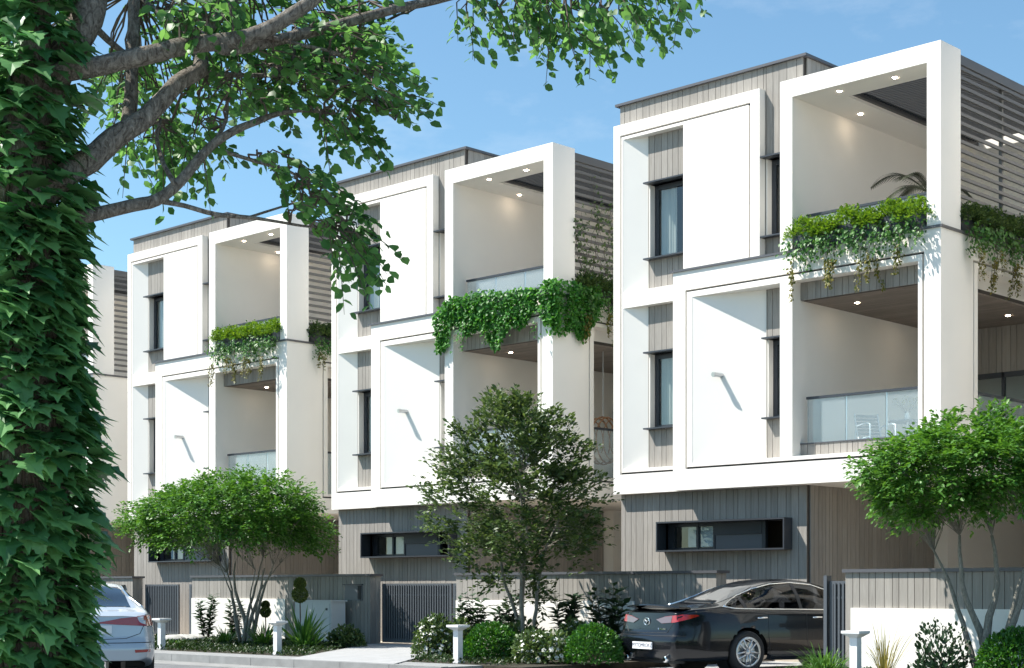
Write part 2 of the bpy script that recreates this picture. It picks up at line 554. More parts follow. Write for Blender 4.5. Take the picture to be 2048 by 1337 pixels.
# ------------------------------------------------------------------ boards, each an object of its own
_cube = {}
def unit_cube(mat):
    if mat.name not in _cube:
        me = bpy.data.meshes.new('board')
        b = MB().box(-.5, .5, -.5, .5, -.5, .5)
        me.from_pydata(b.v, [], b.f)
        me.update()
        me.materials.append(mat)
        _cube[mat.name] = me
    return _cube[mat.name]

def piece(name, x0, x1, y0, y1, z0, z1, mat, parent):
    o = bpy.data.objects.new(name, unit_cube(mat))
    o.location = ((x0 + x1) / 2, (y0 + y1) / 2, (z0 + z1) / 2)
    o.scale = (abs(x1 - x0), abs(y1 - y0), abs(z1 - z0))
    return link(o, parent)

def splits(a, b, wmin=0.105, wmax=0.185, r=None):
    r = r or random
    out, x = [], a
    while x < b - 1e-6:
        w = r.uniform(wmin, wmax)
        if b - (x + w) < wmin * 0.7:
            w = b - x
        out.append((x, min(b, x + w)))
        x += w
    return out

def minus(a, b, holes):
    """interval a..b without the holes"""
    segs = [(a, b)]
    for h0, h1 in holes:
        nxt = []
        for s0, s1 in segs:
            if h1 <= s0 or h0 >= s1:
                nxt.append((s0, s1))
            else:
                if h0 > s0: nxt.append((s0, h0))
                if h1 < s1: nxt.append((h1, s1))
        segs = nxt
    return [s_ for s_ in segs if s_[1] - s_[0] > 0.01]

GAP = 0.0045
def clad_front(root, name, x0, x1, z0, z1, yf, holes=(), thick=0.022, mat='wood', back=0.05):
    """vertical boards facing the street; outer face at yf; holes = (x0,x1,z0,z1)"""
    mb = MB()
    xs = sorted({x0, x1, *[min(max(h[0], x0), x1) for h in holes], *[min(max(h[1], x0), x1) for h in holes]})
    for a, b in zip(xs, xs[1:]):
        hs = [(h[2], h[3]) for h in holes if h[0] < (a + b) / 2 < h[1]]
        for c, d in minus(z0, z1, hs):
            mb.box(a, b, yf + thick, yf + thick + back, c, d)
    bk = mb.build(name, M['wood_back'], root)
    edges = sorted({x0, x1, *[h[0] for h in holes if x0 < h[0] < x1], *[h[1] for h in holes if x0 < h[1] < x1]})
    for a, b in zip(edges, edges[1:]):
        for p, q in splits(a, b):
            hs = [(h[2], h[3]) for h in holes if h[0] < (p + q) / 2 < h[1]]
            for c, d in minus(z0, z1, hs):
                piece('plank', p + GAP, q - GAP, yf + random.uniform(0, .003), yf + thick, c, d, M[mat], bk)
    return bk

def clad_side(root, name, y0, y1, z0, z1, xf, thick=0.022, mat='wood', back=0.05):
    """vertical boards facing +X; outer face at xf"""
    bk = MB().box(xf - thick - back, xf - thick, y0, y1, z0, z1).build(name, M['wood_back'], root)
    for p, q in splits(y0, y1):
        piece('plank', xf - thick, xf - random.uniform(0, .003), p + GAP, q - GAP, z0, z1, M[mat], bk)
    return bk

def ring(mb, o, i, y0, y1):
    """rectangular ring in the facade plane: o, i = (x0,x1,z0,z1)"""
    mb.box(o[0], i[0], y0, y1, o[2], o[3])
    mb.box(i[1], o[1], y0, y1, o[2], o[3])
    mb.box(i[0], i[1], y0, y1, o[2], i[2])
    mb.box(i[0], i[1], y0, y1, i[3], o[3])

# ------------------------------------------------------------------ the setting
PLOT = 0.13
KERB_Y = 17.4
WALL_Y = 22.6
GATE = {1: (-25.97, -23.31), 2: (-35.2, -32.59)}
gm = MB().add([(-900, -900, -0.02), (900, -900, -0.02), (900, 900, -0.02), (-900, 900, -0.02)], [(0, 1, 2, 3)])
tag(gm.build('ground', M['verge']), kind='structure')
tag(MB().box(-140, 60, 5.9, KERB_Y, -0.15, 0.0).build('road', M['asphalt']), kind='structure')
tag(MB().box(-140, 60, -6, 5.7, -0.1, 0.12).build('near_pavement', M['paver']), kind='structure')
tag(MB().box(-140, 60, 5.7, 5.9, -0.1, 0.13).build('near_kerb', M['concrete']), kind='structure')
DRIVE = (-16.75, -12.86)
WALL_Y1 = 19.9            # the wall right of the driveway stands further forward
KERB_F, KERB_B = 16.75, 17.65
bpy.data.objects.remove(bpy.data.objects['road'])
tag(MB().box(-140, 60, 5.9, 16.05, -0.15, 0.0).build('road', M['asphalt']), kind='structure')
tag(MB().box(-140, 60, 16.05, KERB_F, -0.15, 0.006).build('road_gutter', plain('gutter_concrete', (0.24, 0.24, 0.235), 0.9, noise=0.25, nscale=3, bump=0.4, bscale=60)), kind='structure')
bed = MB()
bed.box(-140, DRIVE[0], KERB_B, WALL_Y, -0.15, PLOT)
bed.box(DRIVE[1], 60, KERB_B, WALL_Y, -0.15, PLOT)
tag(bed.build('garden_soil', M['soil']), kind='structure')
yard = MB()
yard.box(-140, DRIVE[0], WALL_Y, 24.3, -0.15, PLOT)
yard.box(DRIVE[1], 60, WALL_Y, 24.3, -0.15, PLOT)
yard.box(-140, 60, 24.3, 80, -0.15, PLOT)
tag(yard.build('yard_paving', M['yard']), kind='structure')
tag(MB().box(DRIVE[0], DRIVE[1], KERB_F, 24.3, -0.15, 0.012).build('driveway', M['paver']), kind='structure')
side = MB()
side.box(-140, -44, KERB_F, KERB_B, -0.15, PLOT)
side.box(-8, 60, KERB_F, KERB_B, -0.15, PLOT)
pav = tag(side.build('pavement', M['concrete']), kind='structure')
x = -44.0
while x < -8:
    if not (DRIVE[0] - 1.2 < x < DRIVE[1]):
        b = min(x + 1.2, -8)
        piece('kerb_stone', x + .005, b - .005, KERB_F, KERB_F + .15, -.1, PLOT + .012, M['concrete'], pav)
        piece('paving_slab', x + .006, b - .006, KERB_F + .156, KERB_B, -.1, PLOT + .004, M['concrete'], pav)
    x += 1.2
# diagonal path of pale slabs to the slatted gate
path = tag(bpy.data.objects.new('garden_path', None), kind='structure')
path.location = (0, 0, 0)
link(path)
SK = -0.79
slab_me = None
for k in range(15):
    y1 = WALL_Y + .25 - k * 0.405
    y0 = y1 - 0.378
    if slab_me is None:
        h = 0.378
        b = MB().prism([(0, 0), (2.66, 0), (2.66 + SK * h, h), (SK * h, h)], PLOT - .03, PLOT + .022)
        slab_me = bpy.data.meshes.new('path_slab')
        slab_me.from_pydata(b.v, [], b.f); slab_me.update(); slab_me.materials.append(M['paver'])
    o = bpy.data.objects.new('path_slab', slab_me)
    o.location = (-25.97 + SK * (y0 - WALL_Y), y0, 0)
    link(o, path)

# ------------------------------------------------------------------ the houses
PITCH = 8.737
XH = [-13.18 - PITCH * i for i in range(4)] + [-13.18 + PITCH]
YH0 = 24.0
YA, YW = 0.19, 0.36        # window-bay face and board face behind the balcony-frame face (y = 0)

def window_slot(root, name, x0, x1, z0, z1, yf, plate_x0, plate_x1, curtain=True):
    """tall window in a board wall: reveal, dark frame, pane, curtain and the thin plates above and below"""
    d = 0.20
    win = MB().box(x0, x0 + .02, yf + .001, yf + d, z0, z1).build('window', M['plaster'], root)
    MB().box(x1 - .02, x1, yf + .001, yf + d, z0, z1).build('reveal', M['plaster'], win)
    fr = MB()
    ring(fr, (x0 + .02, x1 - .02, z0, z1), (x0 + .11, x1 - .09, z0 + .07, z1 - .09), yf + d - .05, yf + d)
    fr.build('window_frame', M['dark_metal'], win)
    MB().box(x0 + .11, x1 - .09, yf + d - .02, yf + d - .012, z0 + .07, z1 - .09).build('pane', M['glass_window'], win)
    if curtain:
        cv, cf = [], []
        n = 30
        xa, xb = x0 + .10, x0 + .10 + (x1 - x0) * .36
        for i in range(n + 1):
            x = xa + (xb - xa) * i / n
            y = yf + d + .05 + .02 * math.sin(i * 1.9)
            cv += [(x, y, z0 + .02), (x, y, z1 - .02)]
        for i in range(n):
            cf.append((2 * i, 2 * i + 2, 2 * i + 3, 2 * i + 1))
        MB().add(cv, cf).build('curtain', M['curtain'], win, smooth=True)
    rm = MB()
    rm.box(x0 - .2, min(x1 + .2, -3.2) if x0 > -5 else x1 + .2, yf + 1.0, yf + 1.05, z0 - .2, z1 + .2)
    rm.build('room_wall', M['interior'], win)
    pl = MB()
    pl.box(plate_x0, plate_x1, yf - .16, yf + d, z1, z1 + .028)
    pl.build('head_plate', M['dark_metal'], win)
    pl = MB()
    pl.box(plate_x0, plate_x1, yf - .16, yf + d, z0 - .028, z0)
    pl.build('sill_plate', M['dark_metal'], win)
    return win

def house(i, label):
    root = empty('white_villa', (XH[i], YH0, 0), label, 'house', 'white villas in a row along the street')
    st = random.getstate(); random.seed(100 + i)
    # --- solid core, plaster
    wU = (-6.50, -5.42, 7.80, 9.26)
    wL = (-6.50, -5.42, 4.48, 5.94)
    sU = (-3.74, -3.08, 7.81, 9.25)
    sL = (-3.71, -3.10, 4.48, 5.92)
    bx = (-6.10, -3.20, 2.08, 2.60)
    core = MB()
    yi = YW + .075
    # front wall with the openings left free
    holes = [wU, wL, sU, sL, bx]
    xs = sorted({-7.24, -2.95, *[h[0] for h in holes], *[h[1] for h in holes]})
    for a, b in zip(xs, xs[1:]):
        hs = [(h[2], h[3]) for h in holes if h[0] < (a + b) / 2 < h[1]]
        for c, d in minus(PLOT, 10.9, hs):
            core.box(a, b, yi, yi + .18, c, d)
    core.box(-7.24, -7.05, yi + .18, 10, PLOT, 10.9)          # street-left flank
    core.box(-3.15, -2.95, yi + .18, 10, PLOT, 3.21)          # flank behind the ground-floor boards
    core.box(-3.15, -2.95, yi + .18, 10, 10.42, 10.9)
    core.box(-7.05, -3.15, 9.8, 10, PLOT, 10.9)
    core.box(-7.05, -3.15, yi + .18, 9.8, 10.75, 10.9)        # roof
    core.box(-7.05, -3.15, yi + 1.2, 9.8, 3.0, 3.2)
    core.build('wall', M['plaster'], root)
    # plaster flank seen from both balconies
    fl = MB()
    fl.box(-3.15, -2.93, yi + .18, 10, 3.22, 7.30)
    fl.box(-3.15, -2.93, .68, 10, 7.30, 10.41)
    fl.build('flank_wall', M['plaster'], root)
    # --- boards
    clad_front(root, 'parapet_cladding', -7.25, -3.80, 10.30, 10.95, YW)
    clad_front(root, 'upper_cladding', -3.80, -2.94, 7.38, 10.95, YW, [sU])
    clad_side(root, 'parapet_flank_cladding', YW + .08, 8.0, 10.42, 10.95, -2.90)
    clad_front(root, 'bay_upper_cladding', -6.53, -5.40, 7.10, 10.26, YW, [wU])
    clad_front(root, 'bay_lower_cladding', -6.53, -5.42, 3.60, 6.95, YW, [wL])
    clad_front(root, 'slot_cladding', -3.745, -3.195, 3.66, 6.92, YW, [sL])
    clad_front(root, 'ground_cladding', -7.22, -2.86, PLOT, 3.21, YW, [bx])
    clad_side(root, 'ground_flank_cladding', YW + .08, 4.90, PLOT, 3.21, -2.83)
    MB().box(-7.33, -2.84, YW - .06, 8.05, 10.952, 11.0).build('parapet_coping', M['coping'], root)
    # --- window bay (upper left, sunk a hand behind the balcony frame)
    a = MB()
    y0, y1 = YA, YW + .03
    a.box(-7.275, -7.105, y0, y1 + .3, 3.21, 10.53)
    a.box(-7.105, -3.975, y0, y1, 10.315, 10.53)
    a.box(-3.975, -3.77, y0, y1, 7.38, 10.53)
    a.box(-7.105, -5.60, y0, y1, 3.21, 3.597)
    # inner lip and the flat panel, standing off the outer border by the shadow gap
    a.box(-7.066, -7.02, y0, y1, 3.634, 10.276)
    a.box(-7.02, -5.53, y0, y1, 10.22, 10.276)
    a.box(-5.53, -4.014, y0, y1, 7.38, 10.276)
    a.box(-7.02, -5.60, y0, y1, 3.634, 3.70)
    a.box(-7.02, -5.60, y0, y1, 6.88, 7.19)
    # slanting reveals
    a.prism([(-7.02, y0 + .004), (-6.525, y1), (-7.02, y1)], 7.19, 10.22)
    a.prism([(-7.02, y0 + .004), (-6.525, y1), (-7.02, y1)], 3.70, 6.88)
    bay = a.build('window_bay', M['plaster'], root)
    g = MB()
    g.box(-7.105, -7.066, y0 + .07, y0 + .08, 3.597, 10.315)
    g.box(-7.066, -3.975, y0 + .07, y0 + .08, 10.276, 10.315)
    g.box(-4.014, -3.975, y0 + .07, y0 + .08, 7.38, 10.276)
    g.box(-7.066, -5.62, y0 + .07, y0 + .08, 3.597, 3.634)
    g.build('shadow_gap', M['groove'], bay)
    # --- windows
    window_slot(root, 'window', *wU, YW, -6.53, -5.50)
    window_slot(root, 'window', *wL, YW, -6.53, -5.55)
    window_slot(root, 'window', *sU, YW, -3.77, -3.10, curtain=False)
    window_slot(root, 'window', *sL, YW, -3.74, -3.20, curtain=False)
    # --- balcony frame (first floor)
    b = MB()
    OUT = (-5.63, 0.0, 3.21, 7.36)
    GO = (-5.335, -0.308, 3.604, 6.995)
    GI = (-5.297, -0.346, 3.642, 6.957)
    IN = (-5.17, -0.42, 3.71, 6.85)
    ring(b, OUT, GO, 0, .30)
    ring(b, GI, IN, 0, .26)
    b.box(-5.63, -5.17, .30, YW + .03, 3.21, 7.36)
    b.box(-5.17, -2.93, .26, YW + .03, 6.85, 7.3)
    b.box(-5.17, -2.93, .30, YW + .03, 3.21, 3.71)
    b.box(-3.195, -2.93, 0.002, yi + .18, 3.71, 6.85)                       # post beside the slot window
    b.prism([(-5.17, .004), (-3.735, YW + .03), (-5.17, YW + .03)], 3.71, 6.85)
    bf = b.build('balcony_frame', M['plaster'], root)
    g = MB()
    ring(g, GO, GI, .07, .08)
    g.build('shadow_gap', M['groove'], bf)
    # flank of the balcony: corner pier, opening with its own lip, wall behind
    s_ = MB()
    S_O = (1.118, 5.432, 3.59, 6.977)
    S_G = (1.156, 5.394, 3.628, 6.939)
    S_I = (1.28, 5.27, 3.69, 6.86)
    X0, X1 = -0.30, 0.0
    def sring(mb, o, n, x0, x1):
        mb.box(x0, x1, o[0], n[0], o[2], o[3]); mb.box(x0, x1, n[1], o[1], o[2], o[3])
        mb.box(x0, x1, n[0], n[1], o[2], n[2]); mb.box(x0, x1, n[0], n[1], n[3], o[3])
    sring(s_, (.30, 9.0, 3.21, 7.36), S_O, X0, X1)
    sring(s_, S_G, S_I, X0, X1)
    s_.build('flank_frame', M['plaster'], bf)
    g = MB()
    sring(g, S_O, S_G, -.08, -.07)
    g.build('flank_shadow_gap', M['groove'], bf)
    # slabs
    sl = MB()
    sl.box(-2.93, -.30, .30, 9.0, 3.21, 3.62)
    sl.box(-2.93, -.30, .40, 9.0, 6.62, 7.36)
    sl.box(-2.93, -.30, .26, .40, 6.93, 7.30)
    sl.build('floor_slab', M['plaster'], root)
    MB().box(-5.69, .04, -.035, .3, 7.36, 7.40).box(0.0 - .30, .04, .3, 9.0, 7.36, 7.40).build('terrace_coping', M['coping'], root)
    # balcony boards: fascia, upstand, soffit, back wall
    clad_front(root, 'balcony_fascia', -2.93, -.42, 6.53, 6.93, .262, back=.1)
    clad_front(root, 'balcony_upstand', -2.93, -.42, 3.71, 3.93, .262, back=.1)
    MB().box(-2.93, -.42, .25, .40, 3.932, 3.955).build('upstand_cap', M['coping'], root)
    sb = MB().box(-2.93, -.30, .39, 5.40, 6.56, 6.62).build('balcony_soffit', M['wood_back'], root)
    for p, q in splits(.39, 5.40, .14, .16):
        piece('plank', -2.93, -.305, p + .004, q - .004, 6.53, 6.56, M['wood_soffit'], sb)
    for lx, ly in ((-2.3, 1.15), (-.95, 4.3), (-2.2, 3.4)):
        MB().lathe([(.043, 6.531), (.038, 6.522), (.0, 6.522)], 14, (lx, ly, 0)).build('downlight', M['downlight'], root)
    clad_front(root, 'balcony_back_cladding', -2.93, -.30, 5.62, 6.53, 5.38)
    bd = MB()
    for xx in (-2.93, -1.62, -.36):
        bd.box(xx, xx + .06, 5.36, 5.44, 3.62, 5.62)
    bd.box(-2.87, -.36, 5.36, 5.44, 5.52, 5.62)
    bd.box(-2.87, -.36, 5.36, 5.44, 4.52, 4.57)
    dr = bd.build('balcony_door', M['dark_metal'], root)
    MB().box(-2.87, -1.62, 5.40, 5.41, 3.62, 5.52).build('pane', M['glass_window'], dr)
    MB().box(-1.56, -.36, 5.40, 5.41, 3.62, 5.52).build('pane', M['glass_window'], dr)
    MB().box(-2.93, -.3, 6.2, 6.25, 3.62, 6.5).build('room_wall', M['curtain'], dr)
    # balustrades of glass
    def balustrade(nm, z0, z1, x0, x1, y):
        r = MB().box(x0, x1, y - .03, y + .03, z1 - .045, z1).build(nm, M['dark_metal'], root)
        n = 3
        for k in range(n):
            xa, xb = x0 + (x1 - x0) * k / n + .012, x0 + (x1 - x0) * (k + 1) / n - .012
            MB().box(xa, xb, y - .006, y + .006, z0, z1 - .045).build('pane', M['glass_rail'], r)
            MB().box(xa - .024 if k else xa, xa + .004, y + .01, y + .03, z0, z1 - .045).build('baluster', M['steel'], r)
    balustrade('balcony_balustrade', 3.955, 4.79, -2.84, -.42, .34)
    balustrade('terrace_balustrade', 7.40, 8.08, -2.86, -.27, .36)
    fr_ = MB().box(-.20, -.14, 1.28, 5.27, 4.72, 4.765).build('flank_balustrade', M['dark_metal'], root)
    MB().box(-.176, -.164, 1.28, 5.27, 3.69, 4.72).build('pane', M['glass_rail'], fr_)
    # --- portal frame of the roof terrace
    c = MB()
    ring(c, (-3.19, 0.0, 7.40, 10.47), (-2.93, -.255, 7.40, 10.15), 0, .68)
    pf = c.build('portal_frame', M['plaster'], root)
    cl = MB()
    cl.box(-2.93, -2.20, .68, 5.4, 10.15, 10.42)
    cl.build('ceiling_strip', M['plaster'], pf)
    for lx, ly in ((-2.15, .32), (-2.6, 1.75), (-1.05, .33)):
        MB().lathe([(.043, 10.151), (.038, 10.143), (.0, 10.143)], 14, (lx, ly, 0)).build('downlight', M['downlight'], pf)
    tb = MB()
    tb.box(-2.93, 0, 5.4, 5.6, 7.40, 10.42)
    tb.build('terrace_back_wall', M['plaster'], root)
    # pergola: roof slats and the slatted screen on the flank
    pg = MB()
    pg.box(-2.20, -2.13, .68, 5.4, 10.20, 10.40)
    pg.box(-.09, -.02, .68, 5.4, 10.24, 10.40)
    pgo = pg.build('pergola', M['slat_metal'], root)
    y = .74
    while y < 5.3:
        piece('roof_slat', -2.13, -.09, y, y + .035, 10.25, 10.37, M['roof_slat'], pgo)
        y += .09
    for yy in (2.3, 3.9):
        MB().box(-.13, -.07, yy, yy + .06, 7.40, 10.24).build('screen_post', M['slat_metal'], pgo)
    z = 7.52
    while z < 10.3:
        piece('screen_slat', -.065, -.025, .68, 5.4, z, z + .056, M['slat_metal'], pgo)
        z += .155
    # --- ground floor: box window, rear wing
    bw = MB()
    ring(bw, (-6.13, -3.17, 2.05, 2.63), (-6.10, -3.20, 2.08, 2.60), .10, .55)
    bwo = bw.build('box_window', M['dark_metal'], root)
    for x0_, x1_ in ((-6.10, -5.95), (-5.42, -5.37), (-5.02, -4.98), (-3.9, -3.82)):
        MB().box(x0_, x1_, .45, .53, 2.08, 2.60).build('mullion', M['dark_metal'], bwo)
    MB().box(-5.95, -4.98, .46, .52, 2.53, 2.60).build('head_rail', M['dark_metal'], bwo)
    MB().box(-5.95, -4.98, .46, .52, 2.08, 2.13).build('bottom_rail', M['dark_metal'], bwo)
    MB().box(-5.95, -4.98, .49, .496, 2.13, 2.53).build('pane', M['glass_window'], bwo)
    MB().box(-5.66, -5.43, .515, .52, 2.14, 2.52).build('blind', M['blind'], bwo)
    MB().box(-5.36, -5.03, .515, .52, 2.14, 2.52).build('blind', M['blind'], bwo)
    MB().box(-4.98, -3.9, .47, .5, 2.08, 2.36).build('shutter', M['panel_grey'], bwo)
    MB().box(-4.98, -3.9, .44, .5, 2.362, 2.60).build('shutter', M['dark_metal'], bwo)
    MB().box(-6.1, -3.2, 1.4, 1.45, 1.9, 2.8).build('room_wall', M['interior'], bwo)
    rw = MB()
    rw.box(-3.1, -2.55, 4.93, 9.0, PLOT, 3.205)
    rw.build('rear_wing', M['plaster'], root)
    clad_front(root, 'rear_cladding', -2.54, 1.2, PLOT, 3.15, 8.5)
    # wall lamp on the slanting reveal
    lm = MB()
    nx, ny = -0.243, -0.97
    px_, py_ = -4.60, .004 + (YW + .03) * (5.17 - 4.60) / (5.17 - 3.735)
    lm.tube([(px_, py_ + .02, 5.33), (px_ - .035, py_ - .17, 5.335)], .042, 14)
    lo = lm.build('wall_lamp', M['steel'], root, smooth=False)
    MB().tube([(px_ - .035, py_ - .1705, 5.335), (px_ - .044, py_ - .215, 5.33)], .047, 14).build('lamp_head', M['steel'], lo)
    random.setstate(st)
    return root

house(0, 'white villa closest to the camera, behind the black car, palm on its top terrace')
house(1, 'white villa with a dense ivy hedge hanging over its terrace edge, second along the row')
house(2, 'white villa behind the spreading round-topped tree, third from the black car')
house(3, 'white villa mostly hidden behind the ivy-covered trunk, last in the row')

house(4, 'white villa just beyond the photograph edge, past the multi-stem tree by the white wall panel')

# ------------------------------------------------------------------ garden walls and gates
WTOP = PLOT + 1.53
def garden_wall(x0, x1, label, panel=None, ptop=0.98, wy=WALL_Y, wt=None):
    root = empty('garden_wall', ((x0 + x1) / 2, wy, PLOT), label, 'wall', 'board-clad garden walls in front of the villas')
    ox = (x0 + x1) / 2
    H = (wt or WTOP) - PLOT - .05
    MB().box(x0 - ox + .02, x1 - ox - .024, .024, .30, 0, H).build('wall_core', M['wood_back'], root)
    bk = MB().box(x0 - ox + .02, x1 - ox - .024, .022, .0235, 0, H).build('cladding', M['wood_back'], root)
    segs = splits(x0 - ox, x1 - ox, .10, .18)
    for p, q in segs:
        piece('plank', p + GAP, q - GAP, random.uniform(0, .003), .022, 0, H, M['wood'], bk)
    for p, q in ((.022, .16), (.16, .30)):
        piece('plank', x1 - ox - .024, x1 - ox - .002, p + .003, q - .003, 0, H, M['wood'], bk)
    MB().box(x0 - ox - .03, x1 - ox + .04, -.04, .34, H + .001, H + .05).build('coping', M['coping'], root)
    if panel:
        MB().box(panel[0] - ox, panel[1] - ox, -.03, -.001, 0, ptop).build('plaster_panel', M['plaster'], root)
    return root

garden_wall(-12.45, -5.0, 'board-clad garden wall with long white panel beside the black car, multi-stem tree before it', (-12.34, -5.05), .93, WALL_Y1, 1.618)
garden_wall(-23.31, -16.75, 'board-clad garden wall between the slatted gate and the black car', (-23.29, -18.6), .98)
garden_wall(-32.59, -25.97, 'board-clad garden wall with a letter-box niche behind the round-topped tree', (-32.57, -28.9), .98)
garden_wall(-46.0, -35.2, 'board-clad garden wall end beside the white car, partly behind the ivy-covered trunk')

def letter_box(x, label):
    o = empty('letter_box', (x, WALL_Y, PLOT + 1.12), label, 'letter box', 'letter boxes in the garden walls')
    MB().box(-.29, .29, -.012, -.003, -.17, .17).build('face_plate', M['panel_grey'], o)
    MB().box(.14, .26, -.018, -.0125, -.15, .155).build('slot', M['groove'], o)
    MB().box(-.31, .31, -.06, -.003, .172, .19).build('hood', M['dark_metal'], o)
letter_box(on_y(708, 1190, WALL_Y).x, 'grey metal letter box in the wall left of the closed slatted gate')
letter_box(on_y(238, 1190, WALL_Y).x, 'grey metal letter box in the wall just above the white car')

def gate(x0, x1, y, label, leaves_=1, plain_top=False):
    o = empty('slatted_gate', ((x0 + x1) / 2, y, PLOT), label, 'gate', 'slatted metal gates')
    ox = (x0 + x1) / 2
    H = 1.32
    fr = MB()
    w = (x1 - x0) / leaves_
    for k in range(leaves_):
        a, b = x0 - ox + k * w + .01, x0 - ox + (k + 1) * w - .01
        ring(fr, (a, b, .05, H), (a + .06, b - .06, .14, H - .05), 0, .05)
        fr.box(a + .06, b - .06, .005, .045, 1.06, 1.09)
    fr.build('gate_frame', M['gate_metal'], o)
    MB().box(x0 - ox + .02, x1 - ox - .02, .046, .052, .10, H - .03).build('yard_shade_sheet', M['dark_metal'], o)  # added dark sheet, stands in for the shaded yard seen between the pickets
    for k in range(leaves_):
        a, b = x0 - ox + k * w + .07, x0 - ox + (k + 1) * w - .07
        n = max(3, int((b - a) / .075))
        for j in range(n):
            xx = a + (b - a) * (j + .5) / n
            piece('picket', xx - .017, xx + .017, -.012, .004, .10, H - .03, M['gate_metal'], o)
    return o
g1 = gate(-25.93, -23.75, WALL_Y + .30, 'closed dark slatted sliding gate at the end of the pale slab path')
g1b = gate(-23.72, -23.25, WALL_Y + .30, 'narrow dark slatted side gate behind the white-flowered bush')
g2 = gate(-35.1, -33.6, WALL_Y + .30, 'dark slatted gate behind the rear of the white car')
g2b = gate(-33.15, -32.6, WALL_Y + .30, 'narrow dark slatted gate at the wall end behind the upright leafy shrub')
g3 = gate(-12.82, -12.47, WALL_Y1 + .15, 'narrow dark slatted gate right beside the side of the black car')
MB().box(-.235, -.18, -.05, .08, -.1, 1.40).build('gate_post', M['gate_metal'], g3)

# ------------------------------------------------------------------ plants: generic builders
def arc(p0, p1, sag=0.1, n=6, wob=0.0):
    p0, p1 = Vector(p0), Vector(p1)
    out = []
    for i in range(n + 1):
        t = i / n
        p = p0.lerp(p1, t)
        p.z += sag * math.sin(math.pi * t)
        if 0 < i < n and wob:
            p += Vector((random.uniform(-wob, wob), random.uniform(-wob, wob), random.uniform(-wob, wob)))
        out.append(p)
    return out

def taper(r0, r1, n):
    return [r0 + (r1 - r0) * i / n for i in range(n + 1)]

def sprays(centers, axes, nper, L, droop, lsize, spread=0.9, jit=0.25, hang=0.2, njit=.45):
    """flat sprays: leaves set alternately along a short shoot. -> pos, axis, normal, size"""
    C = np.repeat(centers, nper, axis=0)
    A = np.repeat(unit(axes), nper, axis=0)
    n = len(C)
    t = np.tile((np.arange(nper) + .5) / nper, len(centers))
    side = unit(np.cross(A, np.array([0, 0, 1.0])) + 1e-6)
    sg = np.tile(np.where(np.arange(nper) % 2 == 0, 1.0, -1.0), len(centers))
    pos = C + A * (t * L)[:, None] - np.array([0, 0, 1.0]) * (droop * L * t ** 2)[:, None] + rng.normal(size=(n, 3)) * .02
    axis = A + side * (sg * spread)[:, None] + rng.normal(size=(n, 3)) * jit
    axis[:, 2] -= hang
    nrm = np.array([0, 0, 1.0]) + rng.normal(size=(n, 3)) * njit
    size = lsize * rng.uniform(.65, 1.25, n)
    return pos, axis, nrm, size

def small_tree(name, base, cc, cr, stems, nsp, nper, L, lsize, mat, bark, label, group, tpl=T_DIAMOND, cut=-0.75, width=1.0, fill=.5, up=0.15, droop=.25, hang=.2, seed=1, shape=None, twig_n=70, stem_r=.045, clusters=0, njit=.45, pull=1.0):
    random.seed(seed)
    global rng
    rng = np.random.default_rng(seed)
    base, cc = Vector(base), Vector(cc)
    root = empty(name, base, label, 'tree', group)
    # shoots spread through the crown
    d = rnd_dirs(nsp * 4)
    d = d[d[:, 2] > cut][:nsp]
    r = rng.uniform(0, 1, len(d)) ** fill
    P = d * r[:, None]
    if clusters:
        # shoots gather on boughs: pull them towards a number of centres, leaving gaps
        cd_ = rnd_dirs(clusters * 3)
        cd_ = cd_[cd_[:, 2] > cut][:clusters] * (rng.uniform(.35, 1, (clusters, 1)) ** .45)
        near = np.argmin(np.linalg.norm(P[:, None] - cd_[None], axis=2), axis=1)
        P = P + (cd_[near] - P) * pull * rng.uniform(.25, .75, (len(P), 1)) * np.array([.9, .9, 1.0])
    # uneven outline: lobes push the skin in and out
    lob = rnd_dirs(9)
    bump = np.max(d @ lob.T, axis=1)
    P *= (0.62 + 0.47 * np.clip(bump, 0, 1) ** 2)[:, None]
    if shape:
        P = shape(P)
    P = P * np.array(cr) + np.array(cc - base)
    ax = d * np.array([1, 1, .35]) + rng.normal(size=d.shape) * .35
    ax[:, 2] += up
    pos, axis, nrm, size = sprays(P, ax, nper, L, droop, lsize, hang=hang, njit=njit)
    leaves('crown', tpl, pos, axis, nrm, size, mat, root, width)
    # stems and boughs
    tips = []
    for k, (bx_, by_, tx, ty, tz, rr) in enumerate(stems):
        p0 = Vector((bx_, by_, 0)); p1 = Vector((tx, ty, tz))
        pts = []
        n = 9
        bend = Vector((random.uniform(-.06, .06), random.uniform(-.06, .06), 0))
        for i in range(n + 1):
            t = i / n
            q = p0.lerp(p1, t ** 1.0)
            q.x = p0.x + (p1.x - p0.x) * t ** 1.35
            q.y = p0.y + (p1.y - p0.y) * t ** 1.35
            q += bend * math.sin(t * math.pi * 2.2) + Vector((random.uniform(-.012, .012), random.uniform(-.012, .012), 0))
            pts.append(q)
        MB().tube(pts, taper(rr, rr * .28, n), 9, jitter=.08).build('stem', bark, root, smooth=True)
        tips += [(pts[j], rr * (1 - .7 * j / n)) for j in range(4, n + 1)]
    tw = MB()
    idx = rng.choice(len(P), min(twig_n, len(P)), replace=False)
    for j in idx:
        e = Vector(P[j])
        cand = [q for q in tips if q[0].z < e.z + .1] or tips
        s0, rr = min(cand, key=lambda q: (q[0] - e).length)
        pts = arc(s0, e, .05, 5, .03)
        tw.tube(pts, taper(max(.006, rr * .38), .003, 5), 5, cap=False)
    bo_ = tw.build('boughs', bark, root, smooth=True)
    bo_['kind'] = 'stuff'
    return root

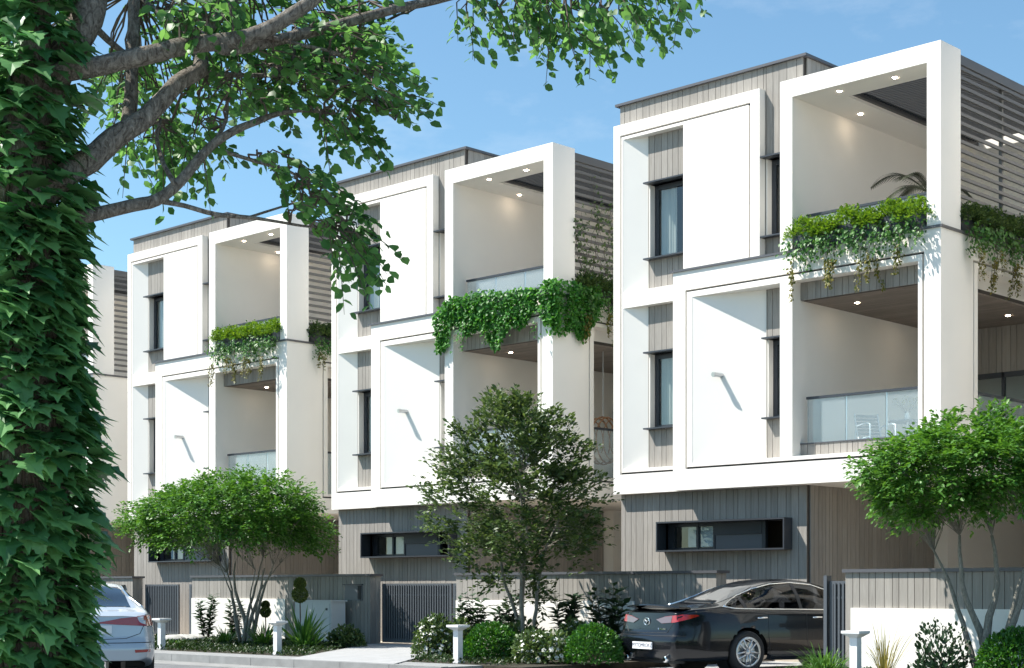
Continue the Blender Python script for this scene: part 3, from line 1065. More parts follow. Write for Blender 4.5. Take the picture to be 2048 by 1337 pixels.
def bush(name, loc, rx, ry, rz, n, lsize, mat, label, cat='shrub', group=None, tpl=T_DIAMOND, shell=.22, up=.3, width=1.0, flowers=0, fsize=.03, seed=2, low=-.2, lumps=0.0):
    global rng
    rng = np.random.default_rng(seed)
    root = empty(name, loc, label, cat, group)
    d = rnd_dirs(n * 2)
    d = d[d[:, 2] > low][:n]
    r = rng.uniform(0, 1, len(d)) ** shell
    if lumps:
        lob = rnd_dirs(14)
        r *= (1 - lumps) + lumps * np.clip(np.max(d @ lob.T, axis=1), 0, 1) ** 3 * 1.3
    P = d * r[:, None] * np.array([rx, ry, rz]) + np.array([0, 0, rz * (.25 if low < -.1 else 0)])
    P[:, 2] = np.maximum(P[:, 2], .02)
    ax = d + rng.normal(size=d.shape) * .6
    ax[:, 2] += up
    leaves('foliage', tpl, P, ax, d + rng.normal(size=d.shape) * .7 + np.array([0, 0, .4]), lsize * rng.uniform(.6, 1.3, len(d)), mat, root, width)
    # woody frame inside
    tw = MB()
    for k in range(16):
        j = rng.integers(len(P))
        tw.tube(arc((rng.uniform(-.04, .04), rng.uniform(-.04, .04), -.02), P[j] * np.array([.85, .85, .9]), .03, 4, .015), taper(.012, .004, 4), 5, cap=False)
    tw.build('stems', M['bark_twig'], root, smooth=True)
    if flowers:
        j = rng.choice(len(P), flowers, replace=False)
        out = unit(P[j] - np.array([0, 0, rz * .2]))
        fp = np.repeat(P[j] + out * .02, 5, axis=0)
        nn = np.repeat(out + np.array([0, -.3, .4]), 5, axis=0)
        a = np.tile(np.arange(5) * 2 * math.pi / 5, flowers)
        nn = unit(nn)
        e1 = unit(np.cross(nn, np.array([.3, .2, 1.0])))
        e2 = np.cross(nn, e1)
        fa = e1 * np.cos(a)[:, None] + e2 * np.sin(a)[:, None]
        leaves('blossoms', T_OVAL, fp, fa, nn, fsize, M['flower'], root, 1.2)
    return root

def clump(name, loc, n, length, width, mat, label, cat='plant', group=None, spread=.8, droop=.5, r0=.08, upright=1.0, seed=3):
    global rng
    rng = np.random.default_rng(seed)
    root = empty(name, loc, label, cat, group)
    a = rng.uniform(0, 2 * math.pi, n)
    s_ = rng.uniform(.1, 1, n) * spread
    base = np.stack([np.cos(a) * r0 * rng.uniform(0, 1, n), np.sin(a) * r0 * rng.uniform(0, 1, n), np.zeros(n)], 1)
    d = np.stack([np.cos(a) * s_, np.sin(a) * s_, np.full(n, upright)], 1)
    blades('blades', base, d, length * rng.uniform(.55, 1.1, n), width * rng.uniform(.7, 1.2, n), droop * rng.uniform(.5, 1.3, n), mat, root)
    return root

def upright_shrub(name, loc, nst, h, lsize, mat, label, group, spread=.35, seed=5):
    """tall stems with long opposite leaves"""
    global rng
    rng = np.random.default_rng(seed); random.seed(seed)
    root = empty(name, loc, label, 'shrub', group)
    tw = MB(); pos, ax, nr, sz = [], [], [], []
    for k in range(nst):
        a = rng.uniform(0, 2 * math.pi)
        e = Vector((math.cos(a) * spread * rng.uniform(.3, 1), math.sin(a) * spread * .7 * rng.uniform(.3, 1), h * rng.uniform(.65, 1.05)))
        pts = arc((e.x * .2, e.y * .2, 0), e, .0, 8, .012)
        tw.tube(pts, taper(.010, .004, 8), 5, cap=False)
        for i in range(14):
            t = .15 + .85 * i / 13
            p = Vector((e.x * (.2 + .8 * t), e.y * (.2 + .8 * t), e.z * t))
            for sgn in (0, 1):
                b = a * .3 + i * 1.3 + sgn * math.pi + rng.uniform(-.4, .4)
                pos.append(p); ax.append((math.cos(b), math.sin(b), rng.uniform(.1, .7))); nr.append((rng.normal() * .3, rng.normal() * .3, 1)); sz.append(lsize * rng.uniform(.7, 1.2))
    tw.build('stems', M['bark_twig'], root, smooth=True)
    leaves('foliage', T_LANCE, np.array([tuple(p) for p in pos]), np.array(ax), np.array(nr), np.array(sz) * 1.25, mat, root, 1.9)
    return root

def trailing(parent, name, pts_top, strand_len, n_leaf, lsize, mat, out, tpl=T_OVAL, seed=9, wob=.05, start=0.0):
    """strands hanging from points along an edge; out = outward direction"""
    r = np.random.default_rng(seed)
    st = MB(); pos, ax, nr, sz = [], [], [], []
    o = np.array(out, float)
    for p, L in zip(pts_top, strand_len):
        p = np.array(p, float)
        k = max(4, int(L / .10))
        pts, cur = [], p.copy()
        drift = r.normal(size=3) * .12; drift[2] = 0
        for i in range(k + 1):
            t = i / k
            q = p + o * (.10 * math.sin(min(1, t * 2.2) * math.pi / 2)) + drift * t * L + r.normal(size=3) * .012
            q[2] = p[2] + .05 * math.sin(t * 3) * (1 - t) - L * t
            pts.append(Vector(q))
        st.tube(pts, taper(.006, .002, k), 4, cap=False)
        m = int(n_leaf * L)
        tt = r.uniform(start, 1, m)
        for t in tt:
            f = t * k
            i = min(k - 1, int(f))
            q = np.array(pts[i].lerp(pts[i + 1], f - i))
            w = wob * (1.25 - t * .6)
            pos.append(q + r.normal(size=3) * w * np.array([1, 1, .6]) + o * abs(r.normal()) * w)
            a = r.normal(size=3) * .5 + o * .5
            a[2] -= .75
            ax.append(a); nr.append(o + r.normal(size=3) * .45 + np.array([0, 0, .45])); sz.append(lsize * r.uniform(.6, 1.25) * (1.1 - .35 * t))
    st.build(name + '_stems', M['bark_twig'], parent)
    return leaves(name, tpl, np.array(pos), np.array(ax), np.array(nr), np.array(sz), mat, parent)

# ------------------------------------------------------------------ terrace planters
def planter(i, side, label, kind):
    """kind 'lime': yellow-green bushes over trailing ivy; 'ivy': a thick hedge of hanging ivy"""
    global rng
    sd = 40 + i * 3 + (1 if side else 0)
    rng = np.random.default_rng(sd)
    r = random.Random(sd)
    ox, oy = XH[i], YH0
    if side:
        root = empty('terrace_planter', (ox, oy + .75, 7.40), label, 'planter', 'terrace edge planters with hanging greenery')
        L, D, out = 2.6, np.array([0, 1.0, 0]), np.array([1.0, 0, 0])
        p0 = np.array([-.10, 0, 0])
        MB().box(-.24, -.01, 0, L, .002, .30).build('trough', M['dark_metal'], root)
    else:
        root = empty('terrace_planter', (ox - 2.90, oy, 7.40), label, 'planter', 'terrace edge planters with hanging greenery')
        L, D, out = 2.62, np.array([1.0, 0, 0]), np.array([0, -1.0, 0])
        p0 = np.array([0, .12, 0])
        MB().box(.0, L, .02, .28, .002, .30).build('trough', M['dark_metal'], root)
    if kind == 'lime':
        n = 6
        C, A = [], []
        for k in range(n):
            c = p0 + D * (L * (k + .5) / n) + out * .06 + np.array([0, 0, .22 + r.uniform(-.03, .07)])
            d = rnd_dirs(240)
            d[:, 2] = np.abs(d[:, 2]) * 1.0 - .25
            rad = np.array([.30, .27, .30]) * r.uniform(.85, 1.2)
            C.append(c + d * rad * (rng.uniform(0, 1, len(d)) ** .3)[:, None]); A.append(d)
        C, A = np.concatenate(C), np.concatenate(A)
        A[:, 2] += .5
        pos, ax, nr, sz = sprays(C, A, 5, .10, .1, .062, hang=-.1)
        leaves('bush_foliage', T_DIAMOND, pos, ax, nr, sz, M['leaf_lime' if not side else 'leaf_dark'], root, 1.1)
        m = 30
        tops = [p0 + D * (L * (k + r.random()) / m) + out * .13 + np.array([0, 0, .14 + r.uniform(-.08, .05)]) for k in range(m)]
        trailing(root, 'trailing_foliage', tops, [r.uniform(.25, .55) for _ in tops], 80, .085, M['leaf_trail'], out, seed=sd, wob=.075)
        anchors = [.05, .3, .36, .58, .63, .85]
        tops = [p0 + D * (L * a) + out * .20 + np.array([0, 0, 0]) for a in anchors for _ in (0, 1)]
        tt_ = trailing(root, 'trailing_tips', tops, [r.uniform(.6, .95) for _ in tops], 75, .065, M['leaf_trail_y'], out, seed=sd + 7, wob=.03, start=.45)
        tt_['kind'] = 'stuff'
    return root

planter(0, False, 'long planter of lime bushes and trailing ivy on the closest villa, beside the palm', 'lime')
planter(0, True, 'planter of trailing ivy on the side terrace edge of the closest villa, under the slats', 'lime')
planter(2, False, 'planter of lime bushes and trailing ivy on the villa behind the spreading tree', 'lime')
planter(2, True, 'dark hanging plant on the side terrace edge of the villa behind the spreading tree', 'lime')
planter(1, True, 'dark bushy planter on the side terrace edge under the vine-grown slats', 'lime')
# the thick ivy hedge of the second villa, hanging over the front edge and round the corner
def ivy_hedge(i, label):
    global rng
    rng = np.random.default_rng(77)
    r = random.Random(77)
    ox, oy = XH[i], YH0
    root = empty('ivy_hedge', (ox, oy, 7.40), label, 'hedge')
    MB().box(-2.9, -.28, .02, .28, .002, .16).build('trough', M['dark_metal'], root)
    P = []
    n = 8500
    u = rng.uniform(-3.35, 1.25, n)          # run: along the front, then round the corner
    z = .30 - .95 * rng.uniform(0, 1, n) ** .85
    bott = -.66 - .22 * np.sin(u * 3.1) - .16 * np.sin(u * 7.7 + 1)
    top = .20 + .06 * np.sin(u * 2.3) + .04 * np.sin(u * 6.1)
    top = np.where(u < -2.9, top - (-2.9 - u) * .5, top)
    z = top + (bott - top) * rng.uniform(0, 1, n) ** .9
    depth = .05 + .20 * np.sqrt(np.clip(1 - np.abs((z - .05) / .75), .05, 1)) * rng.uniform(.3, 1.05, n)
    x = np.where(u < 0, u + np.where(u > -.3, rng.uniform(0, 1, n) * .5, 0), depth)
    y = np.where(u < 0, -depth, u - np.where(u < .25, rng.uniform(0, 1, n) * .35, 0))
    x = np.minimum(x, .26)
    back = rng.uniform(0, 1, n) < .25
    y = np.where((u < 0) & back & (z > .02), rng.uniform(0, .3, n), y)
    pos = np.stack([x, y, z], 1)
    out = np.where((u < 0)[:, None], np.array([0, -1.0, 0]), np.array([1.0, 0, 0]))
    ax = rng.normal(size=(n, 3)) * .55 + out * .5
    ax[:, 2] -= .5
    nr = out + rng.normal(size=(n, 3)) * .5 + np.array([0, 0, .6])
    k = 900                                  # round the corner of the coping
    a = rng.uniform(-.35 * math.pi, .15 * math.pi, k)
    zz = rng.uniform(-.62, .24, k)
    rr_ = (.06 + .20 * np.sqrt(np.clip(1 - np.abs((zz - .05) / .75), .05, 1))) * rng.uniform(.5, 1.1, k)
    pos = np.concatenate([pos, np.stack([np.cos(a) * rr_ + rng.uniform(-.25, 0, k), np.sin(a) * rr_ - .02, zz], 1)])
    o2 = np.stack([np.cos(a), np.sin(a), np.zeros(k)], 1)
    a2 = rng.normal(size=(k, 3)) * .55 + o2 * .5
    a2[:, 2] -= .5
    ax = np.concatenate([ax, a2]); nr = np.concatenate([nr, o2 + rng.normal(size=(k, 3)) * .5 + np.array([0, 0, .6])])
    n += k
    leaves('foliage', T_OVAL, pos, ax, nr, .085 * rng.uniform(.6, 1.25, n), M['leaf_vivid'], root, 1.1)
    tops = [np.array([a, -.16, -.35]) for a in (-2.35, -2.25, -2.3, -1.1, -1.0, -1.7, -.2, -2.8)]
    trailing(root, 'trailing_foliage', tops, [r.uniform(.35, .75) for _ in tops], 50, .075, M['leaf_vivid'], (0, -1, 0), seed=78, wob=.05)
    return root
ivy_hedge(1, 'thick bright green ivy hedge hanging over the glass-railed terrace of the second villa')
# climber on the slatted screen of the second villa
def climber(i, label):
    r = np.random.default_rng(91); rr = random.Random(91)
    root = empty('climbing_vine', (XH[i], YH0 + .7, 7.42), label, 'vine')
    st = MB(); pos, ax, nr, sz = [], [], [], []
    for k in range(26):
        p = np.array([.0, rr.uniform(.05, 2.4), 0]); pts = [Vector(p)]
        d = np.array([0, rr.uniform(-.2, .3), 1.0])
        L = rr.uniform(1.0, 2.95)
        for j in range(int(L / .14)):
            d = unit(d + r.normal(size=3) * np.array([0, .45, .1]) + np.array([0, 0, .1]))
            p = p + d * .14
            p[0] = .01; p[1] = min(max(p[1], 0), 3.2)
            pts.append(Vector(p))
            if rr.random() < .72:
                for _ in range(rr.randint(2, 5)):
                    pos.append(p + r.normal(size=3) * np.array([.03, .07, .07]) + np.array([.02, 0, 0]))
                    a = r.normal(size=3); a[2] -= .6
                    ax.append(a); nr.append(np.array([1.0, -.2, .4]) + r.normal(size=3) * .5); sz.append(.075 * rr.uniform(.6, 1.3))
        st.tube(pts, taper(.008, .003, len(pts) - 1), 4, cap=False)
    st.build('stems', M['bark_twig'], root)
    leaves('foliage', T_OVAL, np.array(pos), np.array(ax), np.array(nr), np.array(sz), M['leaf_dark'], root)
climber(1, 'dark green vine climbing the slatted side screen of the second villa')

# ------------------------------------------------------------------ front-garden trees
def vase(P):
    q = P.copy()
    f = .55 + .45 * np.clip((q[:, 2] + 1) / 1.3, 0, 1)
    q[:, 0] *= f; q[:, 1] *= f
    return q
b1 = on_z(490, 1291, PLOT)
t1 = at_depth(455, 1046, 34.0)
small_tree('spreading_tree', b1, t1, (2.5, 2.0, 1.08), [(-.18, 0, -.75, .1, 1.55, .045), (-.02, .02, -.15, -.2, 1.75, .06), (.1, 0, .45, .2, 1.65, .055), (.15, .05, 1.1, -.1, 1.7, .05), (.02, -.06, .0, .5, 1.9, .045), (-.1, -.05, -.45, -.3, 1.7, .032), (.06, -.03, .75, .3, 1.75, .032), (.2, .0, .8, -.35, 1.6, .03)],
           3400, 12, .32, .092, M['leaf_maple'], M['bark_small'], 'spreading multi-stem tree with a wide bright green crown, behind the white car', 'front-garden trees', tpl=T_OVAL, width=.8, cut=-.55, fill=.36, clusters=90, pull=.45, njit=.3, seed=11, up=.1, twig_n=90)
b2 = Vector((-19.55, 20.6, PLOT))
t2 = at_depth(1035, 985, 28.4)
def upright(P):
    q = P.copy()
    h = (q[:, 2] + 1) / 2
    f = np.interp(h, [0, .25, .5, .75, 1.0], [.75, 1.0, 1.0, .78, .34])
    q[:, 0] *= f; q[:, 1] *= f
    return q
small_tree('bushy_tree', b2, t2, (1.85, 1.5, 2.15), [(-.12, 0, -.7, .1, 2.3, .045), (0, .02, .05, -.1, 3.2, .055), (.1, 0, .7, .2, 2.5, .045), (.05, -.05, .35, -.4, 2.8, .04), (-.05, .05, -.3, .4, 2.9, .04)],
           1900, 11, .32, .096, M['leaf_dark'], M['bark_small'], 'loose dark green bushy tree standing before the second villa beside the ball hedges', 'front-garden trees', tpl=T_OVAL, width=.8, cut=-.95, fill=.45, clusters=64, pull=.8, njit=.5, seed=23, up=.45, droop=.1, hang=-.1, shape=upright, twig_n=150)
_a, _b = ray(1968)
b3 = Vector((_a * 19.0 / _b, 19.0, PLOT))
t3 = at_depth(1935, 962, 20.7)
small_tree('fresh_tree', b3, t3, (1.66, 1.5, .92), [(-.10, 0, -.75, .1, 1.7, .050), (-.03, .02, -.3, -.15, 1.9, .062), (.06, 0, .05, .2, 1.9, .070), (.25, .05, .75, -.1, 1.8, .058), (.2, -.06, .55, .5, 2.0, .05)],
           2500, 12, .30, .082, M['leaf_maple'], M['bark_small'], 'fresh green multi-stem tree before the white wall panel, beside the black car', 'front-garden trees', tpl=T_OVAL, width=.8, cut=-.6, fill=.38, clusters=60, pull=.65, njit=.3, seed=37, up=.05, shape=vase, twig_n=90)

# ------------------------------------------------------------------ the beds
def gz(x, y, z=PLOT):
    return on_z(x, y, z)
def by(x, Y):
    a, b = ray(x)
    t = Y / b
    return Vector((a * t, Y, PLOT))
BH = 'clipped ball hedges in the front beds'
bush('ball_hedge', by(982, 19.0), .50, .50, .50, 5200, .055, M['leaf_box'], 'rounded clipped green hedge right of the bollard by the slatted gate', 'hedge', BH, seed=51, shell=.14, lumps=.10)
bush('ball_hedge', by(1188, 19.2), .46, .46, .52, 5200, .055, M['leaf_box'], 'rounded clipped green hedge just left of the black car', 'hedge', BH, seed=52, shell=.14, lumps=.10)
bush('ball_hedge', by(2030, 18.7), .46, .45, .56, 5200, .055, M['leaf_box'], 'rounded clipped green hedge at the foot of the fresh green tree', 'hedge', BH, seed=53, shell=.14, lumps=.10)
FB = 'white-flowered bushes in the front beds'
bush('flowering_bush', by(868, 19.3), .42, .4, .58, 1700, .075, M['leaf_dark'], 'loose white-flowered bush between the slab path and the bollard', 'shrub', FB, tpl=T_OVAL, flowers=95, fsize=.045, seed=61, lumps=.3, shell=.3)
bush('flowering_bush', by(1085, 18.9), .50, .42, .50, 1700, .07, M['leaf_dark'], 'white-flowered bush between the two ball hedges', 'shrub', FB, tpl=T_OVAL, flowers=110, fsize=.045, seed=62, lumps=.3, shell=.3)
bush('dark_shrub', by(1880, 18.6), .48, .40, .60, 900, .062, M['leaf_shrub'], 'open dark-leaved shrub before the white wall panel', 'shrub', None, tpl=T_OVAL, seed=63, lumps=.45, shell=.4, up=.8)
bush('loose_shrub', by(1040, 20.6), .50, .42, .50, 1500, .085, M['leaf_dark'], 'loose green shrub round the foot of the bushy tree, between the two ball hedges', 'shrub', None, tpl=T_OVAL, seed=64, lumps=.4, shell=.4, up=.6)
bush('loose_shrub', by(905, 20.8), .40, .36, .55, 1100, .085, M['leaf_dark'], 'loose green shrub behind the bollard, next to the narrow side gate', 'shrub', None, tpl=T_OVAL, seed=65, lumps=.4, shell=.4, up=.6)
bush('flowering_bush', by(1160, 20.4), .45, .40, .60, 1500, .075, M['leaf_dark'], 'taller white-flowered bush behind the ball hedge next to the black car', 'shrub', FB, tpl=T_OVAL, flowers=80, fsize=.045, seed=66, lumps=.35, shell=.35)
bush('loose_shrub', by(690, 21.2), .42, .36, .34, 900, .08, M['leaf_dark'], 'low loose green shrub below the letter box by the slab path', 'shrub', None, tpl=T_OVAL, seed=67, lumps=.4, shell=.4, up=.5)
US = 'upright leafy shrubs against the garden walls'
upright_shrub('upright_shrub', by(412, 21.9), 11, 1.02, .15, M['leaf_shrub'], 'upright dark leafy shrub at the wall end by the narrow gate', US, .32, 71)
upright_shrub('upright_shrub', by(470, 21.9), 8, .92, .15, M['leaf_shrub'], 'upright dark leafy shrub behind the stems of the spreading tree', US, .28, 72)
upright_shrub('upright_shrub', by(945, 21.8), 12, 1.05, .19, M['leaf_shrub'], 'upright leafy shrub before the white panel next to the slatted gate', US, .38, 73)
upright_shrub('upright_shrub', by(1012, 21.9), 11, 1.0, .18, M['leaf_shrub'], 'upright leafy shrub before the white panel, left of the bushy tree stems', US, .36, 74)
upright_shrub('upright_shrub', by(1130, 21.8), 12, 1.05, .19, M['leaf_shrub'], 'upright leafy shrub behind the bushy tree, above the second ball hedge', US, .40, 75)
upright_shrub('upright_shrub', by(1215, 21.7), 13, 1.2, .20, M['leaf_shrub'], 'upright leafy shrub against the wall behind the black car boot', US, .45, 76)
GC = 'grassy clumps in the front beds'
clump('yucca', by(606, 20.3), 64, 1.05, .07, M['leaf_grass'], 'large yucca with long arching sword leaves beside the letter-box wall', 'plant', 'yuccas in the bed of the spreading tree', 1.5, .22, .05, seed=81)
clump('yucca', by(612, 20.1), 110, .75, .038, M['leaf_grass'], 'low grassy clump round the foot of the large yucca', 'plant', 'yuccas in the bed of the spreading tree', 1.9, .35, .25, seed=82)
clump('yucca', by(527, 20.2), 120, .85, .034, M['leaf_grass'], 'grassy clump between the spreading tree and the bollard', 'plant', 'yuccas in the bed of the spreading tree', 1.3, .4, .12, seed=83)
clump('yucca', by(450, 20.4), 90, .66, .032, M['leaf_grass'], 'grassy clump left of the spreading tree stems', 'plant', 'yuccas in the bed of the spreading tree', .9, .5, .12, seed=84)
clump('grass_clump', by(1652, 18.3), 230, .78, .020, M['leaf_grass'], 'dense arching green grass clump before the narrow gate by the black car', 'plant', GC, 1.1, .6, .16, seed=85)
clump('straw_grass', by(1768, 18.5), 60, 1.12, .014, M['leaf_straw'], 'tall thin yellow grass before the white wall panel', 'plant', GC, .55, .45, .08, seed=86)
clump('grass_clump', by(345, 19.4), 60, .30, .022, M['leaf_grass'], 'low grass tuft behind the bollard by the white car', 'plant', GC, 1.1, .6, .2, seed=87)
# topiary: clipped double balls on a stem
def topiary(loc, h, r, label, seed):
    global rng
    rng = np.random.default_rng(seed)
    root = empty('topiary', loc, label, 'topiary', 'small clipped double-ball topiaries')
    MB().tube([(0, 0, 0), (0.01, 0, h * .5), (0, 0, h - r)], [.016, .014, .012], 6).build('stem', M['bark_twig'], root)
    for k, (zz, rr) in enumerate(((h - r * .9, r), (h + r * .65, r * .72))):
        d = rnd_dirs(1500)
        P = d * rr * rng.uniform(.86, 1.03, (1500, 1)) + np.array([0, 0, zz])
        leaves('ball', T_DIAMOND, P, d + rng.normal(size=d.shape) * .5, d + rng.normal(size=d.shape) * .4, .04, M['topiary'], root)
topiary(by(600, 20.9), 1.22, .150, 'clipped double-ball topiary rising above the large yucca', 88)
topiary(by(531, 20.8), .80, .095, 'small clipped double-ball topiary right of the spreading tree stems', 89)
# dark ground cover between the plants
def cover(name, x0, x1, y0, y1, n, seed, label):
    r = np.random.default_rng(seed)
    P = np.stack([r.uniform(x0, x1, n), r.uniform(y0, y1, n), PLOT + r.uniform(0, .07, n)], 1)
    a = r.normal(size=(n, 3)); a[:, 2] = np.abs(a[:, 2]) * .8 + .2
    o = leaves(name, T_DIAMOND, P, a, r.normal(size=(n, 3)) * .5 + np.array([0, 0, 1.0]), .065 * r.uniform(.6, 1.3, n), M['leaf_cover'])
    return tag(o, label, 'ground cover', None, 'stuff')
def on_path(P):
    dx = P[:, 0] - (-25.97 + SK * (P[:, 1] - WALL_Y))
    return (dx > -.05) & (dx < 2.72)
def cover_bed(name, x0, x1, y0, y1, n, seed, label):
    r = np.random.default_rng(seed)
    P = np.stack([r.uniform(x0, x1, n), r.uniform(y0, y1, n), PLOT + r.uniform(0, .07, n)], 1)
    P = P[~on_path(P)]
    n = len(P)
    a = r.normal(size=(n, 3)); a[:, 2] = np.abs(a[:, 2]) * .8 + .2
    o = leaves(name, T_DIAMOND, P, a, r.normal(size=(n, 3)) * .5 + np.array([0, 0, 1.0]), .065 * r.uniform(.6, 1.3, n), M['leaf_cover'])
    return tag(o, label, 'ground cover', None, 'stuff')
cover_bed('ground_cover', -34, -17.2, KERB_B + .03, WALL_Y - .08, 26000, 95, 'low dark green ground cover in the beds along the kerb')
cover('ground_cover', -12.8, -7.5, KERB_B + .03, WALL_Y1 - .08, 6000, 96, 'low dark green ground cover below the white wall panel')

# ------------------------------------------------------------------ bollards, cabinet, stones
def bollard(loc, h, label):
    o = empty('bollard', loc, label, 'bollard', 'pale square bollards along the kerb')
    MB().box(-.055, .055, -.055, .055, 0, h - .09).build('post', M['bollard'], o)
    w0, w1 = .055, .13
    cap = MB()
    z0, z1 = h - .089, h - .035
    cap.add([(-w0, -w0, z0), (w0, -w0, z0), (w0, w0, z0), (-w0, w0, z0), (-w1, -w1, z1), (w1, -w1, z1), (w1, w1, z1), (-w1, w1, z1)],
            [(0, 3, 2, 1), (0, 1, 5, 4), (1, 2, 6, 5), (2, 3, 7, 6), (3, 0, 4, 7), (4, 5, 6, 7)])
    cap.box(-w1 - .005, w1 + .005, -w1 - .005, w1 + .005, z1 + .001, h)
    cap.build('cap', M['bollard'], o)
    MB().box(-.075, .075, -.075, .075, -.02, .03).build('base', M['bollard'], o)
bollard(by(323, 17.95), .62, 'pale square bollard right beside the rear of the white car')
bollard(by(555, 17.95), .62, 'pale square bollard before the yucca bed, left of the slab path')
bollard(by(916, 17.95), .62, 'pale square bollard between the white-flowered bush and ball hedge')
bollard(by(1711, 17.95), .66, 'pale square bollard before the white wall panel, right of the grass clump')
uc = empty('utility_cabinet', by(640, 22.2), 'pale grey utility cabinet against the wall behind the large yucca', 'cabinet')
MB().box(-.62, .62, -.20, .20, 0.02, .93).build('cabinet_body', M['utility'], uc)
MB().box(-.66, .66, -.23, .23, .931, .96).build('cabinet_lid', M['utility'], uc)
MB().box(-.58, -.005, -.215, -.201, .07, .89).build('door', M['utility'], uc)
MB().box(.005, .58, -.215, -.201, .07, .89).build('door', M['utility'], uc)
MB().box(.46, .52, -.225, -.216, .74, .79).build('lock', M['dark_metal'], uc)
for k, (px_, sc_) in enumerate(((345, .34), (368, .42), (390, .30))):
    rs = np.random.default_rng(200 + k)
    d = rnd_dirs(1)
    mb = MB()
    n1, n2 = 8, 12
    for a in range(n1 + 1):
        for b in range(n2):
            th, ph = math.pi * a / n1, 2 * math.pi * b / n2
            rr = 1 + .12 * math.sin(3 * ph + k) * math.sin(th) + rs.uniform(-.06, .06)
            mb.v.append((sc_ * rr * math.sin(th) * math.cos(ph), sc_ * .8 * rr * math.sin(th) * math.sin(ph), .11 * rr * math.cos(th) + .07))
    for a in range(n1):
        for b in range(n2):
            mb.f.append((a * n2 + b, (a + 1) * n2 + b, (a + 1) * n2 + (b + 1) % n2, a * n2 + (b + 1) % n2))
    o = mb.build('garden_stone', M['stone'], None, smooth=True, loc=by(px_, 20.4 + .35 * k))
    tag(o, ['flat pale garden stone closest to the bollard by the white car', 'broad flat pale garden stone in the middle of its group of three', 'flat pale garden stone at the foot of the upright shrub by the narrow gate'][k], 'stone', 'flat garden stones')

# ------------------------------------------------------------------ balcony furniture, palm, hanging chair
def palm(loc, label):
    global rng
    rng = np.random.default_rng(301)
    root = empty('potted_palm', loc, label, 'palm')
    MB().lathe([(.0, 0), (.15, 0), (.2, .35), (.21, .38), (.18, .38), (.17, .33), (0, .33)], 20).build('pot', M['dark_metal'], root, smooth=False)
    MB().tube([(0, 0, .3), (.02, 0, .7), (0, .01, 1.0)], [.05, .045, .035], 8).build('trunk', M['bark_twig'], root, smooth=True)
    for k, (az, L, lift) in enumerate(((R(205), 1.05, 1.15), (R(232), .95, .55), (R(170), .8, .9), (R(60), .9, .5), (R(20), .9, .6), (R(300), .8, .7), (R(110), .8, 1.1), (R(255), .7, 1.2))):
        pts, dirs = [], []
        n = 16
        for i in range(n + 1):
            t = i / n
            h = L * (t * .92)
            pts.append(Vector((math.cos(az) * h, math.sin(az) * h, .98 + L * (lift * .85 * t - .80 * t ** 2.3))))
        MB().tube(pts, taper(.010, .003, n), 5, cap=False).build('frond_rib', M['leaf_palm'], root)
        base, dr, ln = [], [], []
        for i in range(2, n + 1):
            for f in (0, .5):
                j = min(i, n - 1)
                p = pts[i].lerp(pts[min(i + 1, n)], f)
                tg = (pts[min(j + 1, n)] - pts[j - 1]).normalized()
                sd = tg.cross(Vector((0, 0, 1))).normalized()
                for sg in (-1, 1):
                    base.append(p); dr.append(sd * sg * .9 + tg * .75 + Vector((0, 0, .1))); ln.append(.33 * math.sin(math.pi * min(1, .15 + .85 * i / n)) + .06)
        blades('frond', np.array([tuple(p) for p in base]), np.array([tuple(d) for d in dr]), np.array(ln), .020, .35, M['leaf_palm'], root, seg=3)
pp = on_y(1856, 445, 25.35)
palm((pp.x, 25.35, 7.36), 'grey-green potted palm behind the glass rail of the closest villa terrace')

def slat_chair(loc, rz, label):
    o = empty('balcony_chair', loc, label, 'chair', rotz=rz)
    for sg in (-1, 1):
        MB().tube([(sg * .25, -.25, 0), (sg * .25, -.24, .62), (sg * .25, -.1, .65), (sg * .25, .25, .62), (sg * .25, .30, .45), (sg * .25, .27, 0)], .014, 8).build('leg_frame', M['chair_metal'], o, smooth=True)
        MB().tube([(sg * .23, -.22, .40), (sg * .23, .2, .38), (sg * .23, .27, .55), (sg * .23, .36, .86)], .013, 8).build('seat_frame', M['chair_metal'], o, smooth=True)
    for k in range(6):
        z = .47 + .065 * k
        y = .235 + .125 * (z - .42) / .42 + .03
        piece('back_slat', -.23, .23, y - .006, y + .006, z, z + .048, M['chair_slat'], o)
    for k in range(6):
        y = -.2 + .068 * k
        piece('seat_slat', -.23, .23, y, y + .05, .395, .407, M['chair_slat'], o)
p = on_y(1752, 870, 24.85)
slat_chair((p.x, 24.85, 3.62), R(60), 'metal slatted chair behind the glass balcony rail of the closest villa')
tb = on_y(1815, 830, 25.45)
t_ = empty('balcony_table', (tb.x, 25.45, 3.62), 'small round metal table behind the glass balcony rail', 'table')
MB().lathe([(0, .70), (.33, .70), (.33, .725), (0, .725)], 28).build('table_top', M['chair_slat'], t_)
MB().tube([(0, 0, .02), (0, 0, .70)], .025, 10).build('pedestal', M['chair_metal'], t_)
MB().lathe([(0, 0), (.2, 0), (.2, .02), (0, .03)], 20).build('foot', M['chair_metal'], t_)
vz = empty('dry_bouquet', (tb.x, 25.45, 4.346), 'sparse dried twigs in a small vase on the balcony table', 'bouquet')
MB().lathe([(0, 0), (.04, 0), (.055, .07), (.03, .14), (.035, .16)], 16).build('vase', M['lamp_white'], vz, smooth=True)
tw = MB(); fl = []
for k in range(13):
    a = k * 2.4; e = Vector((math.cos(a) * .22, math.sin(a) * .22, .30 + .12 * random.random()))
    tw.tube(arc((0, 0, .1), e, .02, 4, .01), .0025, 4, cap=False)
    fl.append(e)
tw.build('twigs', M['bark_twig'], vz)
fp = np.array([tuple(e) for e in fl for _ in range(7)]) + rng.normal(size=(len(fl) * 7, 3)) * .025
